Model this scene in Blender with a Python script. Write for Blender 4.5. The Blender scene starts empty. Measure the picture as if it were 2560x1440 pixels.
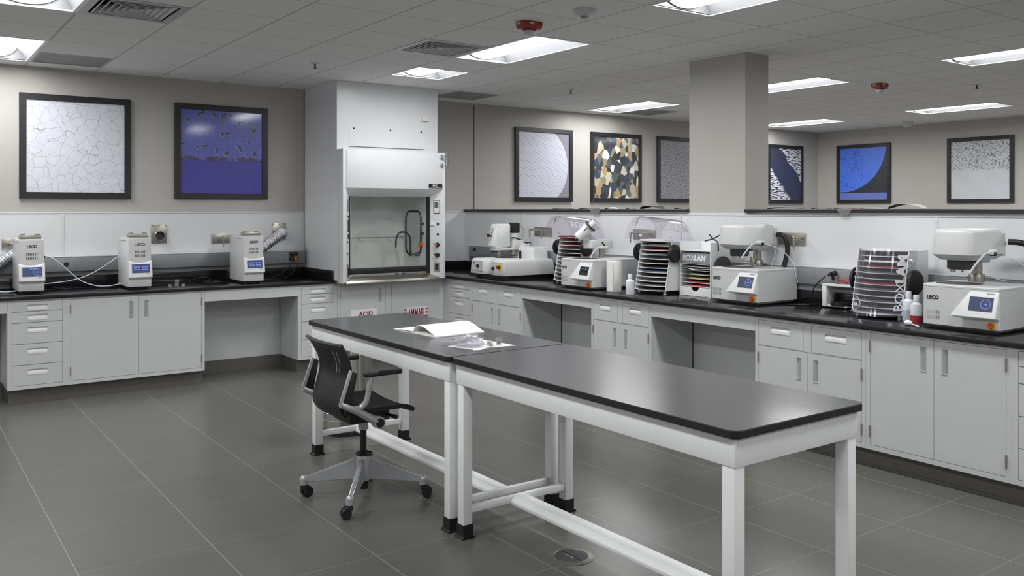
import bpy, bmesh, math, random
from math import pi, sin, cos, radians as R
from mathutils import Vector as V, Matrix as M
random.seed(4)
S = bpy.context.scene
COL = S.collection
# ---------------------------------------------------------------- camera, world, exposure
cam_d = bpy.data.cameras.new('camera'); cam = bpy.data.objects.new('camera', cam_d); COL.objects.link(cam)
FPX, CX, CY, YAW = 2173.16, 1261.77, 523.48, R(35.455)     # focal length and principal point in pixels of a 2560 wide frame
cam_d.sensor_width = 36.0; cam_d.sensor_fit = 'HORIZONTAL'; cam_d.lens = 36.0*FPX/2560
cam_d.shift_x = (1280-CX)/2560; cam_d.shift_y = (CY-720)/2560
cam_d.clip_start = 0.05; cam_d.clip_end = 100
cam.location = (0, 0, 1.683); cam.rotation_euler = (pi/2, 0, -YAW)
S.camera = cam
w = bpy.data.worlds.new('world'); S.world = w; w.use_nodes = True
w.node_tree.nodes['Background'].inputs[0].default_value = (0.5, 0.52, 0.55, 1); w.node_tree.nodes['Background'].inputs[1].default_value = 0.02
S.view_settings.view_transform = 'Standard'; S.view_settings.look = 'None'
S.view_settings.gamma = 1; S.view_settings.use_curve_mapping = False
S.view_settings.exposure = 0.48
S.cycles.max_bounces = 10; S.cycles.diffuse_bounces = 6; S.cycles.glossy_bounces = 4; S.cycles.transmission_bounces = 8; S.cycles.transparent_max_bounces = 12
LAMP = 20.0                                                  # radiance of the ceiling lamps' diffusers

# ---------------------------------------------------------------- materials
def lin(c):
    def f(v):
        v /= 255.0
        return v/12.92 if v <= .04045 else ((v+.055)/1.055)**2.4
    return (f(c[0]), f(c[1]), f(c[2]), 1)
class NT:
    def __init__(s, name):
        s.m = bpy.data.materials.new(name); s.m.use_nodes = True; s.t = s.m.node_tree
        s.b = s.t.nodes['Principled BSDF']; s.out = s.t.nodes['Material Output']
    def n(s, typ, **k):
        nd = s.t.nodes.new('ShaderNode'+typ)
        for a, v in k.items(): setattr(nd, a, v)
        return nd
    def l(s, a, b): s.t.links.new(a, b)
    def math(s, op, a, b=None, c=None):
        nd = s.n('Math', operation=op)
        for i, v in enumerate((a, b, c)):
            if v is None: continue
            if isinstance(v, (int, float)): nd.inputs[i].default_value = v
            else: s.l(v, nd.inputs[i])
        return nd.outputs[0]
    def mix(s, f, a, b):
        nd = s.n('Mix', data_type='RGBA')
        for i, v in ((0, f), (6, a), (7, b)):
            if isinstance(v, (int, float, tuple, list)): nd.inputs[i].default_value = v
            else: s.l(v, nd.inputs[i])
        return nd.outputs[2]
    def obj(s):
        return s.n('TexCoord').outputs['Object']
    def xyz(s, v=None):
        nd = s.n('SeparateXYZ'); s.l(v if v is not None else s.obj(), nd.inputs[0]); return nd.outputs
    def mapping(s, scale=(1, 1, 1), rot=(0, 0, 0), loc=(0, 0, 0), v=None):
        nd = s.n('Mapping'); nd.inputs['Scale'].default_value = scale; nd.inputs['Rotation'].default_value = rot; nd.inputs['Location'].default_value = loc
        s.l(v if v is not None else s.obj(), nd.inputs[0]); return nd.outputs[0]
    def noise(s, v, scale, detail=3, rough=.5):
        nd = s.n('TexNoise'); nd.inputs['Scale'].default_value = scale; nd.inputs['Detail'].default_value = detail; nd.inputs['Roughness'].default_value = rough
        s.l(v, nd.inputs['Vector']); return nd
    def voro(s, v, scale, feature='F1', rnd=1):
        nd = s.n('TexVoronoi', feature=feature); nd.inputs['Scale'].default_value = scale; nd.inputs['Randomness'].default_value = rnd
        s.l(v, nd.inputs['Vector']); return nd
    def step(s, v, a, b):
        nd = s.n('MapRange'); nd.inputs[1].default_value = a; nd.inputs[2].default_value = b; s.l(v, nd.inputs[0]); return nd.outputs[0]
    def bump(s, h, strength=.2, dist=.01):
        nd = s.n('Bump'); nd.inputs['Strength'].default_value = strength; nd.inputs['Distance'].default_value = dist
        s.l(h, nd.inputs['Height']); s.l(nd.outputs[0], s.b.inputs['Normal'])
    def set(s, col=None, rough=None, metal=None, **k):
        if col is not None:
            if isinstance(col, (tuple, list)): s.b.inputs['Base Color'].default_value = col
            else: s.l(col, s.b.inputs['Base Color'])
        if rough is not None: s.b.inputs['Roughness'].default_value = rough
        if metal is not None: s.b.inputs['Metallic'].default_value = metal
        for a, v in k.items():
            s.b.inputs[a.replace('_', ' ')].default_value = v
        return s.m
def plain(name, rgb, rough=.5, metal=0, var=.04, vs=6, bump=0, bs=200, **k):
    t = NT(name); v = t.obj(); c = lin(rgb)
    nz = t.noise(v, vs, 2)
    col = t.mix(nz.outputs[0], tuple(x*(1-var) for x in c[:3])+(1,), tuple(min(1, x*(1+var)) for x in c[:3])+(1,))
    if bump:
        t.bump(t.noise(v, bs, 2).outputs[0], bump, .002)
    return t.set(col, rough, metal, **k)
mt = {}
mt['cabinet'] = plain('cabinet_paint', (205, 207, 209), .42, bump=.03, bs=350)
mt['cab_side'] = mt['cabinet']
mt['white'] = plain('white_enamel', (226, 228, 230), .3)
mt['table_white'] = plain('white_powder_coat', (238, 240, 242), .4)
mt['hood'] = plain('hood_paint', (224, 226, 229), .35)
mt['liner'] = plain('hood_liner', (236, 237, 236), .45)
mt['machine'] = plain('machine_light_grey', (205, 206, 207), .38, bump=.04, bs=600)
mt['machine_white'] = plain('machine_white', (224, 225, 226), .33)
mt['panel_white'] = plain('panel_white', (232, 234, 235), .35)
mt['resin'] = plain('black_resin_top', (30, 31, 34), .16, var=.05, vs=30)
mt['laminate'] = plain('charcoal_table_top', (60, 61, 64), .24, var=.05, vs=40, Specular_IOR_Level=1.0)
mt['edge'] = plain('table_edge', (26, 26, 28), .5)
mt['black'] = plain('black_plastic', (24, 24, 26), .45)
mt['black_soft'] = plain('black_fabric', (23, 23, 25), .75, bump=.2, bs=900)
mt['rubber'] = plain('black_rubber', (22, 22, 23), .6)
mt['darkgrey'] = plain('dark_grey', (62, 63, 66), .5)
mt['midgrey'] = plain('mid_grey', (140, 142, 145), .5)
mt['silver'] = plain('silver_paint', (176, 178, 183), .33, .4)
mt['steel'] = plain('brushed_steel', (176, 172, 163), .34, .9)
mt['chrome'] = plain('chrome', (215, 217, 222), .12, 1.0)
mt['pull'] = plain('pull_metal', (238, 239, 241), .25, .15)
mt['raceway'] = plain('raceway_grey', (138, 142, 146), .45, .1)
mt['raceway_lip'] = plain('raceway_lip', (212, 214, 215), .4)
mt['beige'] = plain('wall_beige', (184, 181, 176), .6, bump=.08, bs=260)
mt['drywall'] = plain('wall_white', (240, 240, 238), .6)
mt['orange'] = plain('orange_plastic', (205, 100, 45), .4)
mt['green'] = plain('green_coating', (38, 62, 56), .35)
mt['red'] = plain('red_plastic', (176, 40, 44), .4)
mt['fire_red'] = plain('fire_red', (150, 52, 46), .45)
mt['estop_red'] = plain('estop_red', (205, 70, 40), .4)
mt['yellow'] = plain('yellow_plastic', (226, 196, 50), .45)
mt['sign_red'] = plain('sign_red', (160, 30, 45), .5)
mt['paper'] = plain('paper_white', (238, 239, 241), .7)
mt['foil_paper'] = plain('paper_cream', (225, 225, 218), .7)
mt['logo'] = plain('logo_dark', (34, 34, 38), .5)
mt['letter_white'] = plain('letter_white', (236, 238, 240), .5)
mt['bottle'] = plain('bottle_translucent', (225, 230, 238), .4, Subsurface_Weight=.0)
mt['blue'] = plain('blue_plastic', (60, 70, 170), .45)
mt['cord'] = plain('cord_black', (28, 28, 30), .4)
mt['tubing'] = plain('tubing_white', (205, 210, 216), .35)
mt['frame'] = plain('frame_black', (35, 36, 39), .42)
mt['gap'] = plain('seam_dark', (70, 72, 76), .7)
mt['vent_dark'] = plain('vent_dark', (45, 45, 48), .7)
mt['louvre'] = plain('vent_louvre', (190, 192, 195), .4)
mt['grille'] = plain('ceiling_grille', (150, 151, 153), .6)
mt['reflector'] = plain('lamp_reflector_darkened', (84, 85, 87), .5)  # white reflector painted dark so the lamp's glow on it reads grey
mt['flange'] = plain('lamp_flange', (240, 240, 240), .4)
mt['detector'] = plain('detector_white', (205, 206, 207), .5)
mt['base_tile'] = plain('base_tile', (98, 96, 91), .4, var=.12, vs=30)
mt['cap'] = plain('cap_black', (40, 41, 44), .35)
mt['disc_black'] = plain('disc_black', (34, 34, 36), .6)
mt['disc_grey'] = plain('disc_grey', (88, 88, 90), .6, var=.25, vs=90)
mt['disc_red'] = plain('disc_red', (152, 44, 52), .6)
mt['disc_olive'] = plain('disc_olive', (112, 112, 96), .6)
mt['disc_yellow'] = plain('disc_yellow', (170, 158, 60), .6)
mt['disc_salmon'] = plain('disc_salmon', (190, 90, 70), .6)
mt['disc_white'] = plain('disc_white', (230, 230, 228), .6)
mt['disc_blue'] = plain('disc_blue', (80, 92, 130), .6)
mt['midgrey_liquid'] = plain('pale_liquid', (190, 196, 204), .3)
mt['disc_olive_pale'] = plain('disc_pale', (196, 196, 184), .6)
mt['pull_grey'] = plain('pull_grey', (178, 180, 182), .3, .2)
mt['bin_steel'] = plain('bin_steel', (205, 203, 198), .2, 1.0)
mt['green_sheet'] = plain('disc_green', (70, 84, 58), .6)
def emit(name, rgb, s):
    t = NT(name); t.set(lin(rgb), .5); t.b.inputs['Emission Color'].default_value = lin(rgb); t.b.inputs['Emission Strength'].default_value = s; return t.m
mt['lens'] = emit('lamp_lens', (255, 255, 255), LAMP)
mt['lens_dim'] = emit('lamp_lens_dim', (255, 255, 255), LAMP*.9)
mt['screen'] = emit('screen_blue', (58, 68, 108), .16)
mt['screen_dark'] = emit('screen_navy', (52, 60, 88), .12)
mt['screen_text'] = emit('screen_text', (130, 155, 245), .45)
mt['screen_mark'] = emit('screen_red', (220, 80, 80), .3)
mt['lcd'] = plain('lcd_grey', (95, 100, 100), .3)
def clear(name, rgb, ior=1.45, tint=.0, rough=.02, gloss=1.0):
    t = NT(name)
    tr = t.n('BsdfTransparent'); tr.inputs[0].default_value = lin(rgb)
    gl = t.n('BsdfGlossy'); gl.inputs['Roughness'].default_value = rough
    df = t.n('BsdfDiffuse'); df.inputs[0].default_value = lin((215, 215, 222))
    lw = t.n('LayerWeight'); lw.inputs[0].default_value = .5; f0 = ((ior-1)/(ior+1))**2
    frs = t.math('MULTIPLY_ADD', t.math('POWER', lw.outputs['Facing'], 5.0), .85, f0)
    m0 = t.n('MixShader'); m0.inputs[0].default_value = tint; t.l(tr.outputs[0], m0.inputs[1]); t.l(df.outputs[0], m0.inputs[2])
    m1 = t.n('MixShader'); t.l(t.math('MULTIPLY', frs, gloss), m1.inputs[0]); t.l(m0.outputs[0], m1.inputs[1]); t.l(gl.outputs[0], m1.inputs[2])
    t.l(m1.outputs[0], t.out.inputs[0]); return t.m
mt['glass'] = clear('sash_glass', (250, 252, 251), 1.5, 0.0)
mt['acrylic'] = clear('clear_acrylic', (249, 248, 251), 1.45, .035, .06)
mt['plastic_bag'] = clear('plastic_bag', (246, 246, 248), 1.4, .38, .2)
mt['mount'] = clear('clear_mount', (244, 244, 238), 1.4, .25, .06)
mt['strobe'] = clear('strobe_lens', (245, 245, 250), 1.5, .6, .1)
mt['droop'] = clear('film', (215, 215, 215), 1.2, .2, .3)
def floor_mat():
    t = NT('floor_tile'); x, y, z = t.xyz()
    def grid(c, o, p):
        f = t.math('FRACT', t.math('DIVIDE', t.math('ADD', c, 100*p-o), p))
        return t.math('MULTIPLY', t.math('MINIMUM', f, t.math('SUBTRACT', 1.0, f)), p)
    gx, gy = grid(x, .722, .6105), grid(y, 1.985, .606)
    line = t.math('MAXIMUM', t.step(gx, .0034, .0020), t.math('MULTIPLY', t.step(gy, .0032, .0018), .6))
    streak = t.noise(t.mapping((1.3, 42, 1)), 2.2, 6, .65).outputs[0]
    blot = t.noise(t.obj(), 1.1, 3).outputs[0]
    f = t.math('ADD', t.math('MULTIPLY', streak, .8), t.math('MULTIPLY', blot, .2))
    tile = t.mix(t.step(f, .3, .7), lin((86, 85, 81)), lin((105, 104, 99)))
    t.l(t.mix(line, tile, lin((136, 134, 127))), t.b.inputs['Base Color'])
    t.bump(t.math('SUBTRACT', t.math('MULTIPLY', streak, .15), line), .12, .004)
    return t.set(None, .29)
mt['floor'] = floor_mat()
def ceiling_mat():
    t = NT('ceiling_tile'); x, y, z = t.xyz()
    def grid(c, o, p):
        f = t.math('FRACT', t.math('DIVIDE', t.math('ADD', c, 100*p-o), p))
        return t.math('MULTIPLY', t.math('MINIMUM', f, t.math('SUBTRACT', 1.0, f)), p)
    gx, gy = grid(x, 1.6816, .6096), grid(y, 5.9864, .6096)
    line = t.math('MAXIMUM', t.step(gx, .008, .0055), t.math('MULTIPLY', t.step(gy, .0065, .004), .75))
    sp = t.noise(t.obj(), 260, 2).outputs[0]
    tile = t.mix(t.step(sp, .35, .65), lin((232, 232, 231)), lin((243, 243, 242)))
    t.l(t.mix(line, tile, lin((190, 187, 180))), t.b.inputs['Base Color'])
    t.bump(t.math('SUBTRACT', t.math('MULTIPLY', sp, .2), line), .25, .004)
    return t.set(None, .85)
mt['ceiling'] = ceiling_mat()
def frp_mat():
    t = NT('wall_board_white'); v = t.obj()
    n1 = t.noise(t.mapping((38, 38, 120)), 1.0, 3, .6).outputs[0]
    t.l(t.mix(t.noise(v, 3, 2).outputs[0], lin((214, 216, 219)), lin((224, 226, 228))), t.b.inputs['Base Color'])
    t.bump(n1, .12, .005); return t.set(None, .4)
mt['frp'] = frp_mat()
def duct_mat():
    t = NT('foil_duct'); v = t.obj()
    t.bump(t.noise(v, 90, 3, .7).outputs[0], .7, .01); return t.set(lin((215, 217, 222)), .16, 1.0)
mt['foil'] = duct_mat()
def towel_mat():
    t = NT('paper_towel'); v = t.obj(); t.bump(t.voro(v, 120).outputs[0], .35, .004); return t.set(lin((236, 235, 231)), .9)
mt['towel'] = towel_mat()

# ---------------------------------------------------------------- mesh helpers
def tri(x): return x
def merge(bm, t, mtx=None):
    if mtx is not None: bmesh.ops.transform(t, matrix=mtx, verts=t.verts)
    me = bpy.data.meshes.new('tmp'); t.to_mesh(me); t.free(); bm.from_mesh(me); bpy.data.meshes.remove(me)
def box(bm, x0, x1, y0, y1, z0, z1, b=0, seg=2, mtx=None):
    t = bmesh.new(); bmesh.ops.create_cube(t, size=1)
    for v in t.verts: v.co = ((x0+x1)/2+v.co.x*(x1-x0), (y0+y1)/2+v.co.y*(y1-y0), (z0+z1)/2+v.co.z*(z1-z0))
    if b > 0: bmesh.ops.bevel(t, geom=list(t.edges), offset=b, segments=seg, profile=.5, affect='EDGES')
    merge(bm, t, mtx)
def prism(bm, pts, axis, a0, a1, b=0, seg=2, mtx=None):
    """polygon in the plane across an axis, extruded from a0 to a1: axis x -> (y,z), y -> (x,z), z -> (x,y)"""
    t = bmesh.new()
    def co(p, a): return {'x': (a, p[0], p[1]), 'y': (p[0], a, p[1]), 'z': (p[0], p[1], a)}[axis]
    lo = [t.verts.new(co(p, a0)) for p in pts]; hi = [t.verts.new(co(p, a1)) for p in pts]
    n = len(pts); t.faces.new(lo); t.faces.new(hi[::-1])
    for i in range(n): t.faces.new((lo[i], hi[i], hi[(i+1) % n], lo[(i+1) % n]))
    bmesh.ops.recalc_face_normals(t, faces=t.faces)
    if b > 0: bmesh.ops.bevel(t, geom=list(t.edges), offset=b, segments=seg, profile=.5, affect='EDGES')
    merge(bm, t, mtx)
def cyl(bm, p0, p1, r0, r1=None, n=20, cap=True):
    p0, p1 = V(p0), V(p1); r1 = r0 if r1 is None else r1; d = p1-p0
    t = bmesh.new(); bmesh.ops.create_cone(t, cap_ends=cap, segments=n, radius1=r0, radius2=r1, depth=d.length)
    q = V((0, 0, 1)).rotation_difference(d.normalized()).to_matrix().to_4x4()
    merge(bm, t, M.Translation((p0+p1)/2) @ q)
def sphere(bm, c, r, sx=1, sy=1, sz=1, n=16, mtx=None):
    t = bmesh.new(); bmesh.ops.create_uvsphere(t, u_segments=n, v_segments=max(6, n//2), radius=r)
    m = M.Translation(c) @ M.Diagonal((sx, sy, sz, 1))
    merge(bm, t, (mtx @ m) if mtx is not None else m)
def spline(pts, k=8):
    pts = [V(p) for p in pts]; out = []
    P = [pts[0]*2-pts[1]]+pts+[pts[-1]*2-pts[-2]]
    for i in range(1, len(P)-2):
        a, b, c, d = P[i-1:i+3]
        for j in range(k):
            u = j/k
            out.append(.5*((2*b)+(c-a)*u+(2*a-5*b+4*c-d)*u*u+(3*b-a-3*c+d)*u**3))
    out.append(pts[-1]); return out
def tube(bm, pts, r, n=8, smooth=0, cap=True, sx=1.0, closed=False):
    pts = spline(pts, smooth) if smooth else [V(p) for p in pts]
    rs = r if callable(r) else (lambda u: r)
    N = len(pts); rings = []; up = None
    for i, p in enumerate(pts):
        d = (pts[(i+1) % N if closed else min(i+1, N-1)]-pts[(i-1) % N if closed else max(i-1, 0)]).normalized()
        if up is None:
            up = V((0, 0, 1)) if abs(d.z) < .9 else V((1, 0, 0))
        a = (up-d*up.dot(d)).normalized(); b = d.cross(a); up = a
        q = rs(i/max(1, N-1))
        rings.append([bm.verts.new(p+(a*cos(2*pi*j/n)+b*sin(2*pi*j/n)*sx)*q) for j in range(n)])
    for i in range(N if closed else N-1):
        A, B = rings[i], rings[(i+1) % N]
        for j in range(n): bm.faces.new((A[j], A[(j+1) % n], B[(j+1) % n], B[j]))
    if cap and not closed: bm.faces.new(rings[0][::-1]); bm.faces.new(rings[-1])
def lathe(bm, prof, o=(0, 0, 0), n=28, axis='z', mtx=None, a0=0, a1=2*pi, cap=True):
    t = bmesh.new(); full = abs(a1-a0-2*pi) < 1e-6; m = n if full else n+1; rings = []
    for r, h in prof:
        rings.append([t.verts.new((r*cos(a0+(a1-a0)*i/n), r*sin(a0+(a1-a0)*i/n), h)) for i in range(m)])
    for k in range(len(rings)-1):
        for i in range(n):
            j = (i+1) % m
            t.faces.new((rings[k][i], rings[k][j], rings[k+1][j], rings[k+1][i]))
    if full and cap:
        for rg, s in ((rings[0], -1), (rings[-1], 1)):
            t.faces.new(rg[::s])
    bmesh.ops.remove_doubles(t, verts=t.verts, dist=1e-6); bmesh.ops.recalc_face_normals(t, faces=t.faces)
    q = M.Identity(4)
    if axis == 'y': q = M.Rotation(pi/2, 4, 'X')      # local +z -> -y
    if axis == 'x': q = M.Rotation(pi/2, 4, 'Y')      # local +z -> +x
    mm = M.Translation(o) @ q
    merge(bm, t, (mtx @ mm) if mtx is not None else mm)
def grid_surf(bm, f, nu, nv, th=0, flip=False):
    """sheet f(u,v) with an optional thickness th along its normals"""
    P = [[V(f(i/nu, j/nv)) for j in range(nv+1)] for i in range(nu+1)]
    A = [[bm.verts.new(p) for p in row] for row in P]
    for i in range(nu):
        for j in range(nv): bm.faces.new((A[i][j], A[i+1][j], A[i+1][j+1], A[i][j+1]))
    if th:
        def nrm(i, j):
            a = P[min(i+1, nu)][j]-P[max(i-1, 0)][j]; b = P[i][min(j+1, nv)]-P[i][max(j-1, 0)]
            return a.cross(b).normalized()
        B = [[bm.verts.new(P[i][j]-nrm(i, j)*th) for j in range(nv+1)] for i in range(nu+1)]
        for i in range(nu):
            for j in range(nv): bm.faces.new((B[i][j], B[i][j+1], B[i+1][j+1], B[i+1][j]))
        ring = [(i, 0) for i in range(nu)]+[(nu, j) for j in range(nv)]+[(i, nv) for i in range(nu, 0, -1)]+[(0, j) for j in range(nv, 0, -1)]
        for k in range(len(ring)):
            a, b = ring[k], ring[(k+1) % len(ring)]
            bm.faces.new((A[a[0]][a[1]], B[a[0]][a[1]], B[b[0]][b[1]], A[b[0]][b[1]]))
def text(bm, s, o, ex, ey, size, bold=0, shear=0, ext=.0008, align='LEFT', space=1.0):
    """lettering with its baseline start at o, running along ex, its height along ey"""
    c = bpy.data.curves.new('t', 'FONT'); c.body = s; c.size = size; c.offset = bold*size; c.shear = shear; c.extrude = ext; c.align_x = align; c.space_character = space; c.resolution_u = 3
    ob = bpy.data.objects.new('t', c); COL.objects.link(ob)
    bpy.context.view_layer.update()
    me = bpy.data.meshes.new_from_object(ob.evaluated_get(bpy.context.evaluated_depsgraph_get()))
    ex, ey = V(ex).normalized(), V(ey).normalized(); ez = ex.cross(ey)
    m = M(((ex.x, ey.x, ez.x, o[0]), (ex.y, ey.y, ez.y, o[1]), (ex.z, ey.z, ez.z, o[2]), (0, 0, 0, 1)))
    me.transform(m); bm.from_mesh(me)
    bpy.data.objects.remove(ob); bpy.data.curves.remove(c); bpy.data.meshes.remove(me)
def B(): return bmesh.new()
def obj(name, bm, m, parent=None, smooth=35, label=None, loc=None, rot=None):
    me = bpy.data.meshes.new(name); bm.to_mesh(me); bm.free()
    me.materials.append(mt[m] if isinstance(m, str) else m)
    o = bpy.data.objects.new(name, me); COL.objects.link(o)
    if smooth:
        me.polygons.foreach_set('use_smooth', [True]*len(me.polygons)); me.set_sharp_from_angle(angle=R(smooth))
    if parent: o.parent = parent
    if loc: o.location = loc
    if rot: o.rotation_euler = rot
    if label: o['label'] = label
    return o
def thing(name, label, cat, loc=(0, 0, 0), rz=0, group=None):
    o = bpy.data.objects.new(name, None); COL.objects.link(o); o.empty_display_size = .05
    o.location = loc; o.rotation_euler = (0, 0, rz); o['label'] = label; o['category'] = cat
    if group: o['group'] = group
    return o
def tag(o, label, cat, group=None):
    o['label'] = label; o['category'] = cat
    if group: o['group'] = group
    return o
def struct(name, bm, m, parent=None, smooth=0, label=None):
    o = obj(name, bm, m, parent, smooth)
    if parent is None:
        o['kind'] = 'structure'; o['category'] = name.split('_')[0]
        if label: o['label'] = label
    return o
def dup(root, loc, rz, label, group=None):
    r = root.copy(); COL.objects.link(r); r.location = loc; r.rotation_euler = (0, 0, rz); r['label'] = label
    if group: r['group'] = group
    for ch in list(root.children):
        c = ch.copy(); COL.objects.link(c); c.parent = r
        for g in list(ch.children):
            d = g.copy(); COL.objects.link(d); d.parent = c
    return r
# ---------------------------------------------------------------- the room
ZC, X0, Y0, G = 3.041, 1.6816, 5.9864, .6096               # ceiling height; ceiling grid origin and pitch
YB, XR, XL, YF = 9.33, 13.45, -5.0, -4.0                   # back, right, left, front wall planes
PX = 6.03                                                   # face of the low partition
ZB = .932                                                   # bench top
def cx(i): return X0+G*i
def cy(j): return Y0+G*j
b = B(); box(b, XL-.2, XR+.2, YF-.2, YB+.2, -.12, 0); struct('floor', b, 'floor', label='grey square floor tiles with pale grout lines')
LIGHTS = [(4, -1, 2), (4, 2, 1), (4, -5, 2), (-2, -1, 2), (-2, 3, 2), (-2, -5, 2), (10, 3, 2), (10, -1, 2), (10, -5, 2), (16, 3, 2), (16, -1, 2), (16, -5, 2), (4, -9, 2), (-2, -9, 2), (10, -9, 2), (-8, 3, 2), (-8, -1, 2), (-8, -5, 2), (4, -13, 2), (-2, -13, 2)]  # unseen rows continue the pattern; back-left light added to brighten the hood side
holes = set()
for i, j, n in LIGHTS:
    for k in range(n): holes.add((i, j+k))
VENTS = [(-1, 0), (3, 0)]
GRILLES = [(-1, 4), (6, 4), (11, 4)]
for c in VENTS+GRILLES: holes.add(c)
b = B()
i0, i1 = math.floor((XL-.2-X0)/G), math.ceil((XR+.2-X0)/G); j0, j1 = math.floor((YF-.2-Y0)/G), math.ceil((YB+.2-Y0)/G)
for i in range(i0, i1):
    for j in range(j0, j1):
        if (i, j) in holes: continue
        q = [(cx(i), cy(j)), (cx(i), cy(j+1)), (cx(i+1), cy(j+1)), (cx(i+1), cy(j))]
        q = [(min(max(x, XL-.2), XR+.2), min(max(y, YF-.2), YB+.2)) for x, y in q]
        b.faces.new([b.verts.new((x, y, ZC)) for x, y in q])
bmesh.ops.remove_doubles(b, verts=b.verts, dist=1e-5)
box(b, XL-.2, XR+.2, YF-.2, YB+.2, ZC+.28, ZC+.34)          # slab over the ceiling void
struct('ceiling', b, 'ceiling', label='grey suspended ceiling of square acoustic tiles')
b = B(); box(b, XL-.2, XR+.2, YB, YB+.15, 0, ZC+.28); struct('wall_back', b, 'beige', label='beige back wall above the benches')
b = B(); box(b, XR, XR+.15, YF-.2, YB, 0, ZC+.28); struct('wall_right', b, 'beige', label='beige far right wall beyond the partition')
b = B(); box(b, XL-.15, XL, YF-.2, YB, 0, ZC+.28); struct('wall_left', b, 'drywall')
b = B(); box(b, XL-.2, XR+.2, YF-.15, YF, 0, ZC+.28); struct('wall_front', b, 'drywall')
# partition with its black cap, the square pillar standing in it
b = B(); box(b, PX, PX+.12, YF, YB, 0, 1.652); struct('wall_partition', b, 'frp', label='low white partition wall behind the right bench')
b = B(); box(b, PX+.004, 6.345, 4.9, 5.54, 1.652, ZC); box(b, PX+.004+.12, 6.345, 4.9, 5.54, 0, 1.652); struct('pillar', b, 'beige', label='square beige pillar rising from the partition to the ceiling')
b = B()
for y0, y1 in ((5.54, YB), (YF, 4.885)): box(b, PX-.03, PX+.15, y0, y1, 1.655, 1.686, .003)
struct('trim_1', b, 'cap', label='black cap along the top of the partition')
# white wall boards on the back wall, joint strips
b = B(); box(b, XL, 3.86, YB-.008, YB, .9, 1.648); box(b, 5.1, PX, YB-.008, YB, .9, 1.648); struct('trim_2', b, 'frp', label='white textured wall board above the left bench')
b = B()
box(b, XL, 3.86, YB-.014, YB, 1.643, 1.659, .003); box(b, 5.1, PX, YB-.014, YB, 1.643, 1.659, .003)
for x in (-.95, 1.395, 3.825): box(b, x-.014, x+.014, YB-.013, YB, .9, 1.645, .003)
for y in (8.13, 5.64, 3.222, .8): box(b, PX-.006, PX, y-.011, y+.011, .9, 1.645, .002)
box(b, PX-.007, PX, YF, YB, 1.628, 1.65, .002); box(b, PX-.02, PX, YB-.03, YB-.008, .9, 1.652, .003)
struct('trim_3', b, 'raceway_lip', label='pale joint strips of the wall boards')
b = B(); box(b, 6.15, 6.162, YB-.004, YB, 1.66, ZC); struct('trim_4', b, 'gap', label='dark vertical joint in the back wall beside the fume hood')
b = B()
for p, q in (((XL, YB-.012), (3.85, YB)), ((5.1, YB-.012), (XR, YB))): box(b, p[0], q[0], p[1], q[1], ZC-.02, ZC)
box(b, XR-.012, XR, YF, YB, ZC-.02, ZC)
struct('trim_5', b, 'beige', label='edge angle where ceiling meets walls')
# tile skirting under the benches
b = B()
def kick(x0, x1, y0, y1): box(b, x0, x1, y0, y1, 0, .125); box(b, x0, x1, y0-.01, y0-.0002, 0, .014)
kick(.862, 2.507, 8.61, 8.63); kick(2.5075, 3.4775, 9.03, 9.044); box(b, 2.487, 2.507, 8.6305, 9.044, 0, .125); box(b, 3.478, 3.498, 8.6305, 9.044, 0, .125); kick(3.478, 5.25, 8.61, 8.63); box(b, .862, .882, 8.6305, 9.044, 0, .125); kick(-1.2, .8615, 9.03, 9.044)
struct('baseboard_left', b, 'base_tile', label='dark tile skirting under the left bench')
b = B()
def kr(y0, y1): box(b, 5.27, 5.29, y0, y1, 0, .125); box(b, 5.258, 5.28, y0, y1, 0, .016)
kr(7.01, 8.6); kr(5.21, 5.952); kr(.6, 4.13); box(b, 5.695, 5.713, 5.953, 7.009, 0, .125); box(b, 5.695, 5.713, 4.131, 5.209, 0, .125)
for y0, y1 in ((7.01, 7.03), (5.932, 5.952), (5.21, 5.23), (4.11, 4.13)): box(b, 5.2905, 5.713, y0, y1, 0, .125)
struct('baseboard_right', b, 'base_tile', label='dark tile skirting under the right bench')

# ---------------------------------------------------------------- ceiling fittings
def troffer(n):
    L = G*n; W = G
    t = thing('ceiling_light', '', 'ceiling light')
    b = B()
    for a in ((0, .03, 0, L), (W-.03, W, 0, L), (.03, W-.03, 0, .03), (.03, W-.03, L-.03, L)): box(b, a[0], a[1], a[2], a[3], -.004, .006)
    obj('frame', b, 'flange', t, 0)
    pr = [(.03, .0), (.045, .032), (.065, .066), (.09, .095), (.105, .112), (.15, .122)]
    b = B(); prof = pr+[(W-x, z) for x, z in pr[::-1]]
    A = [[b.verts.new((x, y, z)) for x, z in prof] for y in (.03, L-.03)]
    for k in range(len(prof)-1): b.faces.new((A[0][k], A[0][k+1], A[1][k+1], A[1][k]))
    b.faces.new(A[0]); b.faces.new(A[1][::-1])
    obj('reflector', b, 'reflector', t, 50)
    b = B(); c = W/2; prof = [(c-.195*cos(pi*k/12), .112-.099*sin(pi*k/12)) for k in range(13)]
    A = [[b.verts.new((x, y, z)) for x, z in prof] for y in (.045, L-.045)]
    for k in range(12): b.faces.new((A[0][k], A[0][k+1], A[1][k+1], A[1][k]))
    obj('diffuser', b, 'lens', t, 60)
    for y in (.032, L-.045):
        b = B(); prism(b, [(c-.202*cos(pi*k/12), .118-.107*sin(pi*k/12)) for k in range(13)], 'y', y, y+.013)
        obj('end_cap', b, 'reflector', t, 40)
    return t
tr2, tr1 = troffer(2), troffer(1)
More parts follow.
